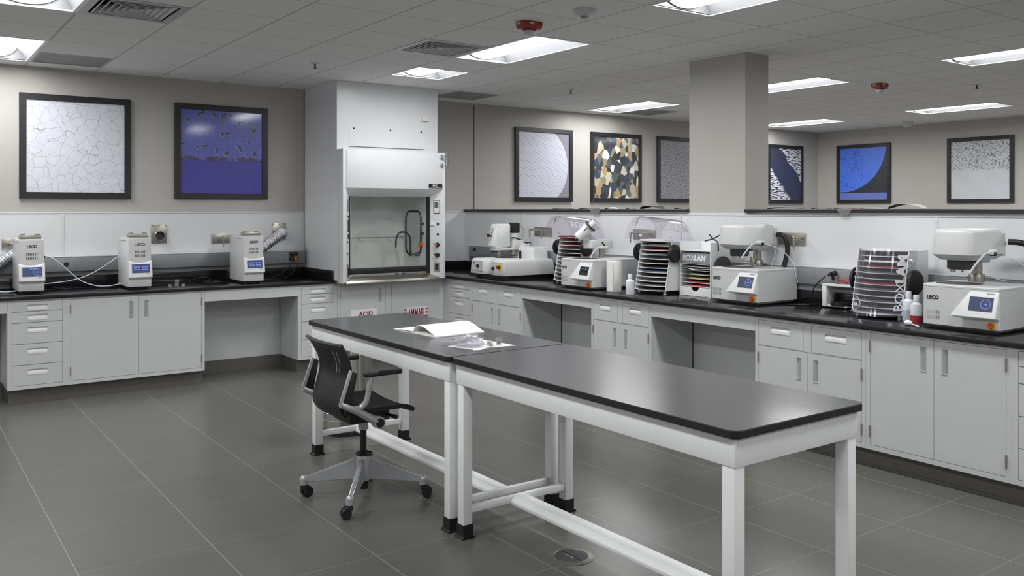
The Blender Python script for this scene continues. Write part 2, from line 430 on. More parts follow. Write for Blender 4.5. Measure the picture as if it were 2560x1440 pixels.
LL = {(4, -1): 'long ceiling light right of the square louvred vent, near the red alarm', (4, 2): 'small square ceiling light just in front of the fume hood duct', (4, -5): 'long ceiling light cut by the top edge, right of the smoke detector',
      (-2, -1): 'ceiling light in the top left corner beside the louvred vent', (-2, 3): 'ceiling light at the left edge, next to the back wall', (10, 3): 'ceiling light beyond the partition, close to the back wall, left of the pillar',
      (10, -1): 'ceiling light beyond the partition, just right of the pillar top', (10, -5): 'ceiling light at the right edge beyond the partition', (16, 3): 'farthest ceiling light, low beside the pillar near the far corner',
      (16, -1): 'far ceiling light above the picture of a blue quarter circle'}
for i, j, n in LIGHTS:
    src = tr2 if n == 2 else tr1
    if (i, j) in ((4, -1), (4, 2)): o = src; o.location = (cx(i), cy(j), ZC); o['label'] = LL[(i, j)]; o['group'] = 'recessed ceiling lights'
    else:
        o = dup(src, (cx(i), cy(j), ZC), 0, LL.get((i, j), 'unseen ceiling light outside the view'), 'recessed ceiling lights')
        if i == -2:                                         # left row dimmed to imitate darkening towards the left edge of view
            for ch in o.children:
                if ch.name.startswith('diffuser'):
                    ch.data = ch.data.copy(); ch.data.materials[0] = mt['lens_dim']
def vent():
    t = thing('ceiling_vent', '', 'vent')
    b = B(); W = G
    for a in ((0, .055, 0, W), (W-.055, W, 0, W), (.055, W-.055, 0, .055), (.055, W-.055, W-.055, W)): box(b, a[0], a[1], a[2], a[3], -.004, .004)
    obj('frame', b, 'louvre', t, 0)
    b = B(); box(b, 0, W, 0, W, .10, .11)
    for a in ((0, .004, 0, W), (W-.004, W, 0, W), (0, W, 0, .004), (0, W, W-.004, W)): box(b, a[0], a[1], a[2], a[3], 0, .1)
    obj('backing', b, 'vent_dark', t, 0)
    c = W/2
    for k, h in enumerate((.232, .19, .148, .106, .066)):
        b = B(); lo, hi = h, h-.052
        A = [b.verts.new((c+sx*lo, c+sy*lo, -.002)) for sx, sy in ((-1, -1), (1, -1), (1, 1), (-1, 1))]
        D = [b.verts.new((c+sx*hi, c+sy*hi, .05)) for sx, sy in ((-1, -1), (1, -1), (1, 1), (-1, 1))]
        E_ = [b.verts.new((c+sx*(lo-.012), c+sy*(lo-.012), -.002)) for sx, sy in ((-1, -1), (1, -1), (1, 1), (-1, 1))]
        for m in range(4):
            n = (m+1) % 4; b.faces.new((A[m], A[n], D[n], D[m])); b.faces.new((A[m], E_[m], E_[n], A[n])); b.faces.new((E_[m], D[m], D[n], E_[n]))
        obj('louvre', b, 'louvre', t, 0)
    b = B(); box(b, c-.03, c+.03, c-.03, c+.03, -.003, .004); obj('centre_plate', b, 'louvre', t, 0)
    return t
v = vent(); v.location = (cx(-1), cy(0), ZC); v['label'] = 'square louvred ceiling vent at top left beside the corner light'
dup(v, (cx(3), cy(0), ZC), 0, 'square louvred ceiling vent against the long light in front of the hood')
def grille():
    t = thing('return_grille', '', 'ceiling grille'); W = G
    b = B()
    for a in ((0, .02, 0, W), (W-.02, W, 0, W), (.02, W-.02, 0, .02), (.02, W-.02, W-.02, W)): box(b, a[0], a[1], a[2], a[3], -.003, .004)
    obj('frame', b, 'louvre', t, 0)
    b = B(); box(b, .02, W-.02, .02, W-.02, .003, .012); obj('perforated_plate', b, 'grille', t, 0); return t
g = grille(); GLAB = ['darker ceiling panel beside the light at the left edge', 'darker ceiling panel right of the fume hood duct at the back wall', 'darker ceiling panel beyond the light left of the pillar']
for k, (i, j) in enumerate(GRILLES):
    if k == 0: g.location = (cx(i), cy(j), ZC); g['label'] = GLAB[0]
    else: dup(g, (cx(i), cy(j), ZC), 0, GLAB[k])
def strobe():
    t = thing('fire_alarm', '', 'fire alarm')
    b = B(); prism(b, [(-.062, 0), (.062, 0), (.062, -.035), (.045, -.06), (-.045, -.06), (-.062, -.035)], 'x', -.095, .095, .004); obj('housing', b, 'fire_red', t)
    b = B(); box(b, -.05, .05, -.03, .03, -.075, -.06, .004); obj('lens_base', b, 'fire_red', t)
    b = B(); lathe(b, [(.042, -.075), (.042, -.095), (.036, -.108), (.02, -.113), (.0005, -.114)]); obj('strobe_lens', b, 'strobe', t)
    b = B(); text(b, 'FIRE', (-.0955, .04, -.028), (0, -1, 0), (0, 0, 1), .026, .02); text(b, 'FIRE', (-.04, -.0625, -.03), (1, 0, 0), (0, 0, 1), .026, .02); obj('lettering', b, 'letter_white', t, 0)
    return t
s = strobe(); s.scale = (.86, .86, .86); s.location = (3.80, 5.03, ZC); s.rotation_euler = (0, 0, 0); s['label'] = 'red fire alarm with clear strobe lens above the long ceiling light'
dup(s, (8.75, 5.3, ZC), 0, 'red fire alarm on the ceiling beyond the pillar')
t = thing('smoke_detector', 'white round smoke detector on the ceiling left of the top light', 'smoke detector', (3.87, 4.50, ZC))
b = B(); lathe(b, [(.0005, 0), (.075, 0), (.075, -.014), (.062, -.03), (.03, -.045), (.0005, -.045)]); obj('housing', b, 'detector', t)
b = B(); lathe(b, [(.028, -.044), (.028, -.055), (.02, -.058), (.0005, -.058)]); obj('sensor', b, 'midgrey', t)
def sprinkler():
    t = thing('sprinkler', '', 'sprinkler')
    b = B(); lathe(b, [(.0005, 0), (.042, 0), (.034, -.01), (.016, -.012), (.0005, -.012)]); obj('escutcheon', b, 'detector', t)
    b = B(); cyl(b, (0, 0, -.01), (0, 0, -.05), .008); lathe(b, [(.0005, -.05), (.018, -.05), (.018, -.053), (.0005, -.053)]); obj('nozzle', b, 'darkgrey', t); return t
sp = sprinkler(); sp.location = (3.24, 7.58, ZC); sp['label'] = 'small sprinkler head on the ceiling above the blue picture'
dup(sp, (6.30, 7.56, ZC), 0, 'small sprinkler head on the ceiling between the hood and the pillar')
dup(sp, (9.62, 4.7, ZC), 0, 'small sprinkler head on the ceiling near the right edge')
t = thing('ceiling_sensor', 'small white sensor on the ceiling near the far right wall', 'sensor', (12.9, 7.35, ZC))
b = B(); lathe(b, [(.0005, 0), (.08, 0), (.07, -.06), (.05, -.085), (.0005, -.09)]); obj('housing', b, 'detector', t)
# ---------------------------------------------------------------- framed micrographs (prints are drawn in metres from the print's lower left corner)
def pr_mat(name):
    t = NT(name); x, y, z = t.xyz(); c = t.n('CombineXYZ'); t.l(x, c.inputs[0]); t.l(z, c.inputs[1]); return t, x, z, c.outputs[0]
def fin(t, col, coat=.35):
    t.set(col, .35, Coat_Weight=coat, Coat_Roughness=.08); return t.m
def warp(t, v, sc, amt):
    nz = t.noise(v, sc, 2); m = t.n('VectorMath', operation='MULTIPLY_ADD'); t.l(nz.outputs['Color'], m.inputs[0]); m.inputs[1].default_value = (amt,)*3; t.l(v, m.inputs[2]); return m.outputs[0]
def p_grain():
    t, x, z, v = pr_mat('print_grain'); vv = warp(t, v, 7, .05)
    e = t.voro(vv, 10.5, 'DISTANCE_TO_EDGE').outputs['Distance']; line = t.math('MULTIPLY', t.step(e, .015, .005), .6)
    d = t.voro(v, 26); dots = t.math('MULTIPLY', t.step(d.outputs['Distance'], .11, .07), t.math('GREATER_THAN', t.noise(v, 9, 1).outputs[0], .53))
    bg = t.mix(t.noise(v, 14, 4).outputs[0], lin((205, 208, 218)), lin((228, 230, 238)))
    return fin(t, t.mix(t.math('MAXIMUM', line, dots), bg, lin((70, 70, 80))))
def p_violet():
    t, x, z, v = pr_mat('print_violet')
    n1 = t.noise(v, 11, 3, .6).outputs[0]
    edge = t.math('ADD', z, t.math('MULTIPLY', t.noise(v, 6, 2).outputs[0], .10))
    up = t.step(edge, .408, .412)
    bg = t.mix(up, lin((72, 66, 168)), lin((96, 104, 190)))
    fine = t.noise(v, 46, 2, .6).outputs[0]
    bg = t.mix(t.math('MULTIPLY', t.step(fine, .52, .62), t.math('MULTIPLY_ADD', up, -.35, .5)), bg, lin((48, 44, 120)))
    seam = t.step(t.math('ABSOLUTE', t.math('SUBTRACT', edge, .415)), .022, .012)
    blob = t.math('MAXIMUM', t.math('MULTIPLY', t.step(t.noise(v, 15, 2, .4).outputs[0], .615, .635), t.math('MAXIMUM', up, .0)), t.math('MULTIPLY', seam, t.step(n1, .45, .5)))
    rim = t.math('MULTIPLY', t.step(t.noise(t.mapping(loc=(.006, .006, 0), v=v), 15, 2, .4).outputs[0], .595, .61), up)
    bg = t.mix(t.math('MULTIPLY', rim, .35), bg, lin((170, 185, 230)))
    t.bump(fine, .25, .003)
    return fin(t, t.mix(blob, bg, lin((66, 66, 74))), .5)
def p_dots():
    t, x, z, v = pr_mat('print_dots')
    m = t.n('VectorMath', operation='DISTANCE'); t.l(v, m.inputs[0]); m.inputs[1].default_value = (.28, .42, 0)
    ins = t.math('LESS_THAN', m.outputs['Value'], .565)
    r = t.mapping(rot=(0, 0, R(28)), v=v); sx = t.n('SeparateXYZ'); t.l(r, sx.inputs[0])
    fx = t.math('SUBTRACT', t.math('FRACT', t.math('MULTIPLY_ADD', sx.outputs[0], 23, 50)), .5); fy = t.math('SUBTRACT', t.math('FRACT', t.math('MULTIPLY_ADD', sx.outputs[1], 23, 50)), .5)
    d = t.math('SQRT', t.math('ADD', t.math('MULTIPLY', fx, fx), t.math('MULTIPLY', fy, fy)))
    c = t.mix(t.step(d, .15, .10), lin((206, 208, 222)), lin((110, 110, 120)))
    return fin(t, t.mix(ins, lin((140, 140, 152)), c))
def p_mosaic():
    t, x, z, v = pr_mat('print_mosaic'); vo = t.voro(t.mapping((1, .82, 1), (0, 0, .5), v=v), 11.5)
    rp = t.n('ValToRGB'); rp.color_ramp.interpolation = 'CONSTANT'; e = rp.color_ramp.elements
    cs = [(52, 54, 62), (58, 74, 92), (202, 198, 180), (66, 64, 66), (178, 152, 112), (104, 106, 108), (225, 225, 222), (60, 66, 74), (146, 142, 116), (84, 92, 94), (190, 182, 160), (48, 50, 60)]
    e[0].color = lin(cs[0]); e[1].position = 1/12; e[1].color = lin(cs[1])
    for k in range(2, 12): q = e.new(k/12); q.color = lin(cs[k])
    s = t.n('SeparateColor'); t.l(vo.outputs['Color'], s.inputs[0]); t.l(s.outputs[0], rp.inputs[0])
    return fin(t, rp.outputs[0], .6)
def p_speckle():
    t, x, z, v = pr_mat('print_speckle'); n = t.noise(v, 75, 2, .7).outputs[0]
    return fin(t, t.mix(t.step(n, .42, .6), lin((92, 92, 100)), lin((196, 196, 204))))
def p_streak():
    t, x, z, v = pr_mat('print_streak'); n = t.noise(t.mapping((7, 34, 1), (0, 0, -.75), v=v), 1.5, 3).outputs[0]
    n2 = t.noise(v, 3, 2).outputs[0]
    d = t.math('SUBTRACT', t.math('ADD', x, z), t.math('MULTIPLY', n2, .3))
    s = t.math('MAXIMUM', t.step(d, .98, 1.02), t.step(d, .42, .36))
    c = t.mix(t.step(n, .47, .5), lin((52, 54, 66)), lin((222, 222, 226)))
    return fin(t, t.mix(s, lin((56, 58, 76)), c))
def p_blue():
    t, x, z, v = pr_mat('print_blue')
    m = t.n('VectorMath', operation='DISTANCE'); t.l(v, m.inputs[0]); m.inputs[1].default_value = (.05, .93, 0)
    ins = t.math('LESS_THAN', m.outputs['Value'], .80)
    n = t.voro(v, 34).outputs['Distance']; pat = t.math('MULTIPLY', t.step(t.noise(v, 4.2, 1).outputs[0], .52, .56), t.math('LESS_THAN', x, .42))
    c = t.mix(t.math('MULTIPLY', pat, t.step(n, .45, .25)), lin((84, 128, 242)), lin((40, 70, 150)))
    c = t.mix(t.math('MULTIPLY', t.step(t.noise(v, 26, 3).outputs[0], .5, .6), .35), c, lin((50, 90, 200)))
    c = t.mix(ins, lin((44, 46, 60)), c)
    return fin(t, t.mix(t.math('LESS_THAN', z, .115), c, lin((108, 126, 200))))
def p_weld():
    t, x, z, v = pr_mat('print_weld'); vv = warp(t, v, 9, .06)
    e = t.voro(vv, 21, 'DISTANCE_TO_EDGE').outputs['Distance']; n = t.noise(v, 24, 3).outputs[0]
    up = t.step(t.math('ADD', z, t.math('MULTIPLY', n, .08)), .46, .50)
    dark = t.math('MULTIPLY', t.math('MULTIPLY', t.step(e, .10, .03), t.step(n, .40, .56)), up)
    bg = t.mix(t.noise(v, 5, 3).outputs[0], lin((190, 194, 200)), lin((216, 220, 226)))
    return fin(t, t.mix(dark, bg, lin((88, 90, 94))))
def picture(label, loc, rz, m, wf=.058, W=.985, H=.995):
    t = thing('framed_picture', label, 'picture', loc, rz, 'framed micrograph pictures on the walls')
    b = B()
    for s, a in enumerate((((0, 0), (W, 0), (W-wf, wf), (wf, wf)), ((W, 0), (W, H), (W-wf, H-wf), (W-wf, wf)), ((W, H), (0, H), (wf, H-wf), (W-wf, H-wf)), ((0, H), (0, 0), (wf, wf), (wf, H-wf)))):
        prism(b, a, 'y', -.034, 0, .0015, 1)
    obj('frame', b, 'frame', t, 0)
    b = B(); w2, h2 = W-2*wf, H-2*wf; box(b, 0, w2, -.006, 0, 0, h2); obj('print', b, m, t, 0, loc=(wf, -.012, wf)); return t
picture('framed print of a pale grey grain network, leftmost picture on the wall', (1.022, YB-.001, 1.790), 0, p_grain())
picture('framed violet blue print with dark specks, second picture left of the fume hood', (2.437, YB-.001, 1.794), 0, p_violet())
picture('framed print of a pale dotted disc, nearest picture right of the hood', (6.80, YB-.001, 1.788), 0, p_dots())
picture('framed print of multicoloured angular crystals', (8.125, YB-.001, 1.788), 0, p_mosaic())
picture('framed grey speckled print partly hidden by the pillar', (9.445, YB-.001, 1.79), 0, p_speckle())
picture('framed dark print with white streaks just right of the pillar', (12.04, YB-.001, 1.785), 0, p_streak(), W=.96)
picture('framed print of a bright blue quarter circle on black', (XR-.001, 8.935, 1.788), -pi/2, p_blue(), W=.99)
picture('framed pale grey print with dark veined upper half, rightmost picture', (XR-.001, 7.01, 1.783), -pi/2, p_weld(), W=.98)

# ---------------------------------------------------------------- bench units (local: x to the right along the front, y into the unit, z up; front plane y = 0)
def slab_hole(bm, x0, x1, z0, z1, hx0, hx1, hz0, hz1, th=.02, d=.017):
    xs, zs = (x0, hx0, hx1, x1), (z0, hz0, hz1, z1)
    P = lambda x, z, y: bm.verts.new((x, y, z))
    for i in range(3):
        for k in range(3):
            y = d if i == 1 and k == 1 else 0
            bm.faces.new((P(xs[i], zs[k], y), P(xs[i+1], zs[k], y), P(xs[i+1], zs[k+1], y), P(xs[i], zs[k+1], y)))
    h = ((hx0, hz0), (hx1, hz0), (hx1, hz1), (hx0, hz1))
    for k in range(4):
        a, c = h[k], h[(k+1) % 4]; bm.faces.new((P(*a, 0), P(*a, d), P(*c, d), P(*c, 0)))
    o = ((x0, z0), (x1, z0), (x1, z1), (x0, z1))
    for k in range(4):
        a, c = o[k], o[(k+1) % 4]; bm.faces.new((P(*a, th), P(*a, 0), P(*c, 0), P(*c, th)))
    bm.faces.new([P(*a, th) for a in o[::-1]])
    bmesh.ops.remove_doubles(bm, verts=bm.verts, dist=1e-6); bmesh.ops.recalc_face_normals(bm, faces=bm.faces)
def drawer(t, x0, x1, z0, z1, pw=.155, ph=.048):
    c = (x0+x1)/2; zc = min((z0+z1)/2+.002, z1-.05) if z1-z0 < .12 else z1-.062
    b = B(); slab_hole(b, x0, x1, z0, z1, c-pw/2, c+pw/2, zc-ph/2, zc+ph/2); d = obj('drawer', b, 'cabinet', t, 0)
    b = B(); z = zc-ph/2
    prism(b, [(-.003, z), (-.004, z+.012), (-.001, z+.026), (.006, z+.033), (.0165, z+.034), (.0165, z)], 'x', c-pw/2+.001, c+pw/2-.001)
    obj('pull', b, 'pull', d, 30, 'bright metal recessed pull')
def door(t, x0, x1, z0, z1, side, pull=True, name='door', hinge=True):
    b = B(); hw, hh = .038, .155; d = None
    if pull:
        hx = x1-.066 if side == 'r' else x0+.066
        hz1 = z1-.045; slab_hole(b, x0, x1, z0, z1, hx-hw/2, hx+hw/2, hz1-hh, hz1)
        d = obj(name, b, 'cabinet', t, 0)
        b = B(); s = 1 if side == 'r' else -1
        prism(b, [(hx+s*hw/2-s*.001, 0.0), (hx+s*.006, .004), (hx-s*.010, .012), (hx-s*hw/2+s*.001, .0165), (hx+s*hw/2-s*.001, .0165)], 'z', hz1-hh+.001, hz1-.001)
        box(b, hx-hw/2+.001, hx+hw/2-.001, -.003, .012, hz1-hh+.001, hz1-hh+.007, .001)
        obj('pull', b, 'pull_grey', d, 30, 'grey metal recessed pull')
    else:
        box(b, x0, x1, 0, .02, z0, z1); d = obj(name, b, 'cabinet', t, 0)
    if hinge:
        xx = x0-.003 if side == 'r' else x1+.003
        for zz in (z0+.085, z1-.085):
            b = B(); cyl(b, (xx, -.004, zz-.038), (xx, -.004, zz+.038), .0055, n=10)
            for q in (-.02, .002, .02): cyl(b, (xx, -.004, zz+q), (xx, -.004, zz+q+.002), .0062, n=10)
            obj('hinge', b, 'steel', d, 30)
    return d
def unit(label, loc, rz, W, rects, bot=.125, top=.9, depth=.5, name='base_cabinet', group='grey bench cabinets'):
    """rects: openings (x0,x1,z0,z1) cut in the face frame"""
    t = thing(name, label, 'cabinet', loc, rz, group)
    b = B(); box(b, 0.0005, W-.0005, .012, depth, bot+.001, top-.001)
    # face frame: everything of the front that is not an opening
    xs = sorted({.0005, W-.0005} | {r[0] for r in rects} | {r[1] for r in rects}); zs = sorted({bot, top} | {r[2] for r in rects} | {r[3] for r in rects})
    for i in range(len(xs)-1):
        for k in range(len(zs)-1):
            mx, mz = (xs[i]+xs[i+1])/2, (zs[k]+zs[k+1])/2
            if any(r[0] < mx < r[1] and r[2] < mz < r[3] for r in rects): continue
            box(b, xs[i], xs[i+1], 0, .0125, zs[k], zs[k+1])
    obj('body', b, 'cabinet', t, 0); return t
g_ = .0028
def drawer_unit(label, loc, rz, W, cuts, m=.034):
    rects = [(m, W-m, cuts[-1], cuts[0])]
    t = unit(label, loc, rz, W, rects)
    for k in range(len(cuts)-1): drawer(t, m+g_, W-m-g_, cuts[k+1]+g_, cuts[k]-g_)
    return t
def two_door(label, loc, rz, W, z0=.156, z1=.884, m=.03):
    t = unit(label, loc, rz, W, [(m, W-m, z0, z1)]); c = W/2
    door(t, m+g_, c-g_/2, z0+g_, z1-g_, 'r'); door(t, c+g_/2, W-m-g_, z0+g_, z1-g_, 'l'); return t
def drawer_door(label, loc, rz, W, m=.03, cw=.062, ph=.14):
    c = W/2
    t = unit(label, loc, rz, W, [(m, c-cw/2, .694, .878), (c+cw/2, W-m, .694, .878), (m, W-m, .156, .692)])
    for a, e in ((m, c-cw/2), (c+cw/2, W-m)): drawer(t, a+g_, e-g_, .694+g_, .878-g_, min(.155, (e-a)*.42))
    door(t, m+g_, c-g_/2, .156+g_, .692-g_, 'r'); door(t, c+g_/2, W-m-g_, .156+g_, .692-g_, 'l'); return t
CUT = (.884, .798, .701, .517, .335, .156)
FY, FX = 8.535, 5.205
drawer_unit('five-drawer cabinet at the left end of the left bench', (.848, FY, 0), 0, .461, CUT)
two_door('wide two-door cabinet under the left bench', (1.309, FY, 0), 0, 1.206)
drawer_unit('five-drawer cabinet between the left bench knee space and the fume hood', (3.462, FY, 0), 0, .436, CUT)
def knee(label, loc, rz, W, d=.51, side=None):
    t = thing('knee_space', label, 'knee space', loc, rz, 'open knee spaces under the benches')
    b = B(); box(b, .001, W-.001, 0, .018, .79, .9); obj('apron', b, 'cabinet', t, 0)
    b = B(); box(b, .001, W-.001, d, d+.012, .0, .9); obj('back_panel', b, 'cabinet', t, 0)
    if side is not None:
        b = B(); box(b, -.02 if side < 0 else W, 0 if side < 0 else W+.02, .05, d, .01, .9); obj('side_panel', b, 'cabinet', t, 0)
    return t
knee('open knee space with apron between the wide cabinet and the drawers left of the hood', (2.515, FY, 0), 0, .947)
knee('open knee space cut by the left edge of the photo', (-.35, FY, 0), 0, 1.196)
rr = -pi/2
drawer_unit('narrow drawer cabinet in the corner right of the fume hood', (FX, 8.42, 0), rr, .472, CUT)
drawer_door('cabinet of two drawers over two doors next to the corner drawers', (FX, 7.948, 0), rr, .945)
knee('open knee space under the right bench behind the far table', (FX, 7.003, 0), rr, 1.044)
drawer_door('cabinet of two drawers over two doors between the two right bench knee spaces', (FX, 5.959, 0), rr, .758)
knee('open knee space under the right bench, right of the middle cabinet', (FX, 5.201, 0), rr, 1.065)
drawer_door('cabinet of two drawers over two doors behind the near table corner', (FX, 4.136, 0), rr, .886)
two_door('wide two-door cabinet at the right under the rightmost polisher', (FX, 3.25, 0), rr, .902)
drawer_unit('drawer cabinet cut by the right edge of the photo', (FX, 2.348, 0), rr, .6, CUT)
b = B(); box(b, 5.145, FX+.012, FY, FY+.02, .0, .9); box(b, FX, FX+.02, 8.421, FY+.02, .0, .9); t = obj('corner_filler', b, 'cabinet', None, 0); tag(t, 'grey filler panel in the corner right of the hood cabinets', 'panel')
# worktops
t = thing('worktop', 'black worktop of the left bench with upstand', 'worktop', (0, 0, 0))
b = B(); box(b, -1.2, 3.858, 8.51, YB-.009, .9005, ZB, .003); obj('top', b, 'resin', t)
b = B(); box(b, -1.2, 3.858, YB-.034, YB-.0145, ZB, 1.035, .002); box(b, 3.832, 3.857, 8.535, YB-.035, ZB, 1.035, .002); obj('upstand', b, 'resin', t)
t = thing('worktop', 'black worktop of the right bench with upstand', 'worktop', (0, 0, 0))
b = B(); prism(b, [(5.103, 8.40), (5.18, 8.40), (5.18, .6), (PX-.008, .6), (PX-.008, YB-.009), (5.103, YB-.009)], 'z', .9005, ZB, .003); obj('top', b, 'resin', t)
b = B(); box(b, PX-.03, PX-.0075, .6, YB-.03, ZB, 1.035, .002); box(b, 5.135, PX-.03, YB-.034, YB-.0145, ZB, 1.035, .002); box(b, 5.105, 5.13, 8.43, YB-.035, ZB, 1.035, .002); obj('upstand', b, 'resin', t)

# ---------------------------------------------------------------- fume hood and its two cabinets
HX0, HX1, HY = 3.86, 5.10, 8.31
t = thing('fume_hood', 'tall white fume hood with glass sash in the corner', 'fume hood', (0, 0, 0))
b = B(); box(b, HX0, HX0+.03, 8.4405, YB-.016, .9345, 2.3158); obj('side_panel', b, 'hood', t, 0)
b = B(); box(b, HX1-.03, HX1, 8.4405, YB-.016, .9345, 2.3158); obj('side_panel', b, 'hood', t, 0)
b = B(); box(b, HX0+.0305, HX1-.0305, 8.4405, YB-.016, 2.30, 2.3158); obj('top_panel', b, 'hood', t, 0)
b = B(); prism(b, [(HX0, HY), (HX0+.034, HY), (HX0+.125, 8.425), (HX0+.125, 8.44), (HX0, 8.44)], 'z', .915, 2.3158, .002); pl = obj('post', b, 'hood', t)
b = B(); prism(b, [(HX1, HY), (HX1-.034, HY), (HX1-.125, 8.425), (HX1-.125, 8.44), (HX1, 8.44)], 'z', .915, 2.3158, .002); pr_ = obj('post', b, 'hood', t)
b = B(); prism(b, [(HY-.004, 1.908), (HY-.004, 2.306), (8.36, 2.306), (8.44, 2.306), (8.44, 1.822), (8.424, 1.822)], 'x', HX0+.036, HX1-.036, .002); fp = obj('front_panel', b, 'hood', t)
b = B(); box(b, 4.885, 5.058, HY-.007, HY-.003, 1.917, 1.966); npz = obj('nameplate', b, 'black', fp, 0)
b = B(); text(b, 'BMC', (4.934, HY-.0075, 1.938), (1, 0, 0), (0, 0, 1), .030, .03); box(b, 4.90, 5.045, HY-.0078, HY-.007, 1.925, 1.929); obj('lettering', b, 'letter_white', fp, 0)
# duct enclosure up to the ceiling
b = B(); box(b, HX0, 5.09, 8.46, YB-.016, 2.3165, ZC-.001); d = obj('duct_enclosure', b, 'hood', t, 0)
b = B(); box(b, 4.0, 4.925, 8.455, 8.4605, 2.352, 2.566, .001); ap = obj('access_panel', b, 'hood', d, 0)
for x in (4.052, 4.49, 4.875):
    b = B(); lathe(b, [(.0005, 0), (.011, 0), (.009, .004), (.0005, .004)], (x, 8.4555, 2.545), 12, 'y'); obj('screw', b, 'black', d, 30)
b = B(); box(b, 4.005, 4.92, 8.452, 8.455, 2.35, 2.355); obj('panel_seam', b, 'gap', d, 0)
t2 = thing('room_sensor', 'small cream sensor box high on the hood enclosure', 'sensor', (4.914, 8.46, 2.70))
b = B(); box(b, -.042, .042, -.032, 0, -.03, .03, .005); obj('housing', b, 'foil_paper', t2)
b = B(); cyl(b, (.012, -.034, 0), (.012, -.031, 0), .004, n=10); box(b, .006, .010, -.004, 0, -.33, -.03); obj('wire_cover', b, 'hood', t2)
# interior
b = B(); box(b, HX0+.03, HX1-.03, 9.01, 9.03, .94, 2.3); ln = obj('liner', b, 'liner', t, 0)
b = B(); box(b, 4.0, HX1-.15, 8.985, 9.0, .95, 1.325); box(b, 4.0, HX1-.15, 8.985, 9.0, 1.365, 1.85); 
for x in (4.0, 4.38, 4.75): box(b, x, x+.02, 8.985, 9.012, 1.32, 1.37)
obj('baffle', b, 'liner', t, 0)
b = B(); box(b, HX1-.155, HX1-.135, 8.445, 9.01, .94, 2.3); obj('side_liner', b, 'liner', t, 0)
b = B(); box(b, HX0+.135, HX0+.155, 8.445, 9.01, .94, 2.3); obj('side_liner', b, 'liner', t, 0)
b = B(); q = [(8.752+.16*sx*(1)+(.0), 0) for sx in (0,)]
pts = []
for (yc, zc, a) in ((8.66, 1.25, 180), (8.84, 1.25, 270), (8.84, 1.575, 0), (8.66, 1.575, 90)):
    for k in range(6): an = R(a+k*18); pts.append((HX1-.157, yc-(.0-.085*cos(an)), zc+.085*sin(an)))
tube(b, pts, .012, 8, closed=True); obj('window_gasket', b, 'black', t)
b = B(); box(b, HX1-.158, HX1-.154, 8.60, 8.90, 1.19, 1.63); obj('side_window', b, 'glass', t, 0)
b = B()
for z in (1.52, 1.41): cyl(b, (HX1-.155, 8.53, z), (HX1-.165, 8.53, z), .016, n=14)
obj('plug', b, 'black', t)
b = B(); cyl(b, (HX1-.155, 8.62, 1.175), (HX1-.2, 8.62, 1.175), .022); cyl(b, (HX1-.2, 8.62, 1.175), (HX1-.27, 8.62, 1.175), .014); cyl(b, (HX1-.27, 8.62, 1.155), (HX1-.27, 8.62, 1.21), .016)
tube(b, [(HX1-.27, 8.62, 1.2), (HX1-.272, 8.62, 1.34), (HX1-.30, 8.62, 1.40), (HX1-.36, 8.62, 1.43), (HX1-.42, 8.62, 1.41), (HX1-.45, 8.62, 1.35), (HX1-.455, 8.62, 1.30)], .011, 10, 6); cyl(b, (HX1-.455, 8.62, 1.31), (HX1-.457, 8.62, 1.25), .013, .007); obj('gooseneck_faucet', b, 'green', t)
b = B(); cyl(b, (HX1-.155, 8.56, 1.285), (HX1-.178, 8.56, 1.285), .028); cyl(b, (HX1-.178, 8.56, 1.285), (HX1-.20, 8.55, 1.28), .014); tube(b, [(HX1-.195, 8.55, 1.285), (HX1-.23, 8.52, 1.25), (HX1-.25, 8.50, 1.22)], lambda u: .012-.007*u, 8); obj('gas_nozzle', b, 'orange', t)
# sash
b = B(); box(b, HX0+.13, HX0+.142, 8.432, 8.456, .985, 1.9); box(b, HX1-.158, HX1-.13, 8.432, 8.456, .972, 1.9); sh = obj('sash_frame', b, 'black', t, 0)
b = B(); box(b, HX0+.142, HX1-.158, 8.425, 8.458, .992, 1.055, .004); obj('sash_handle', b, 'black', sh)
b = B(); box(b, HX0+.142, HX1-.158, 8.44, 8.446, 1.055, 1.9); obj('sash_glass', b, 'glass', sh, 0)
b = B(); prism(b, [(8.33, .905), (8.34, .93), (8.44, .968), (9.0, .968), (9.0, .905)], 'x', HX0+.004, HX1-.002, .002); ws = obj('work_surface', b, 'steel', t)
b = B(); box(b, HX0+.008, HX1, 8.49, 8.534, .885, .906); obj('sill', b, 'steel', t, 0)
b = B(); cyl(b, (HX0+.03, 8.325, .905), (HX0+.03, 8.325, .918), .012, n=12); obj('stopper', b, 'black', t)
b = B()
for x in (4.56, 4.64): cyl(b, (x, 8.47, .974), (x+.035, 8.47, .974), .008, n=10)
bl = obj('sample_clip', b, 'blue', None); tag(bl, 'small blue clip lying on the hood work surface under the sash', 'clip')
# controls on the right post (its slanted face runs from (HX1-.034, HY) to (HX1-.125, 8.425))
fx_, fy_ = -.091, .115; L_ = math.hypot(fx_, fy_)
def PF(u, z, o=0, side=1):          # u: metres along the slanted face from its outer edge, o: distance off the face
    ux, uy = fx_/L_, fy_/L_; nx, ny = -uy, ux*1.0
    nx, ny = (-.115/L_, -.091/L_)
    x = HX1-.034+ux*u+nx*o; y = HY+uy*u+ny*o
    return (x, y, z) if side > 0 else (HX0+HX1-x, y, z)
def plate(bm, u0, u1, z0, z1, o0, o1, side=1):
    c = [(u0, o0), (u1, o0), (u1, o1), (u0, o1)]
    prism(bm, [PF(u, 0, o, side)[:2] for u, o in c], 'z', z0, z1)
b = B(); plate(b, .03, .11, 1.635, 1.785, 0, .004); mo = obj('monitor_plate', b, 'midgrey', t, 0)
b = B(); plate(b, .038, .098, 1.645, 1.775, .004, .014); obj('airflow_monitor', b, 'white', mo, 0)
b = B(); plate(b, .045, .09, 1.70, 1.765, .014, .016); obj('display', b, 'lcd', mo, 0)
b = B()
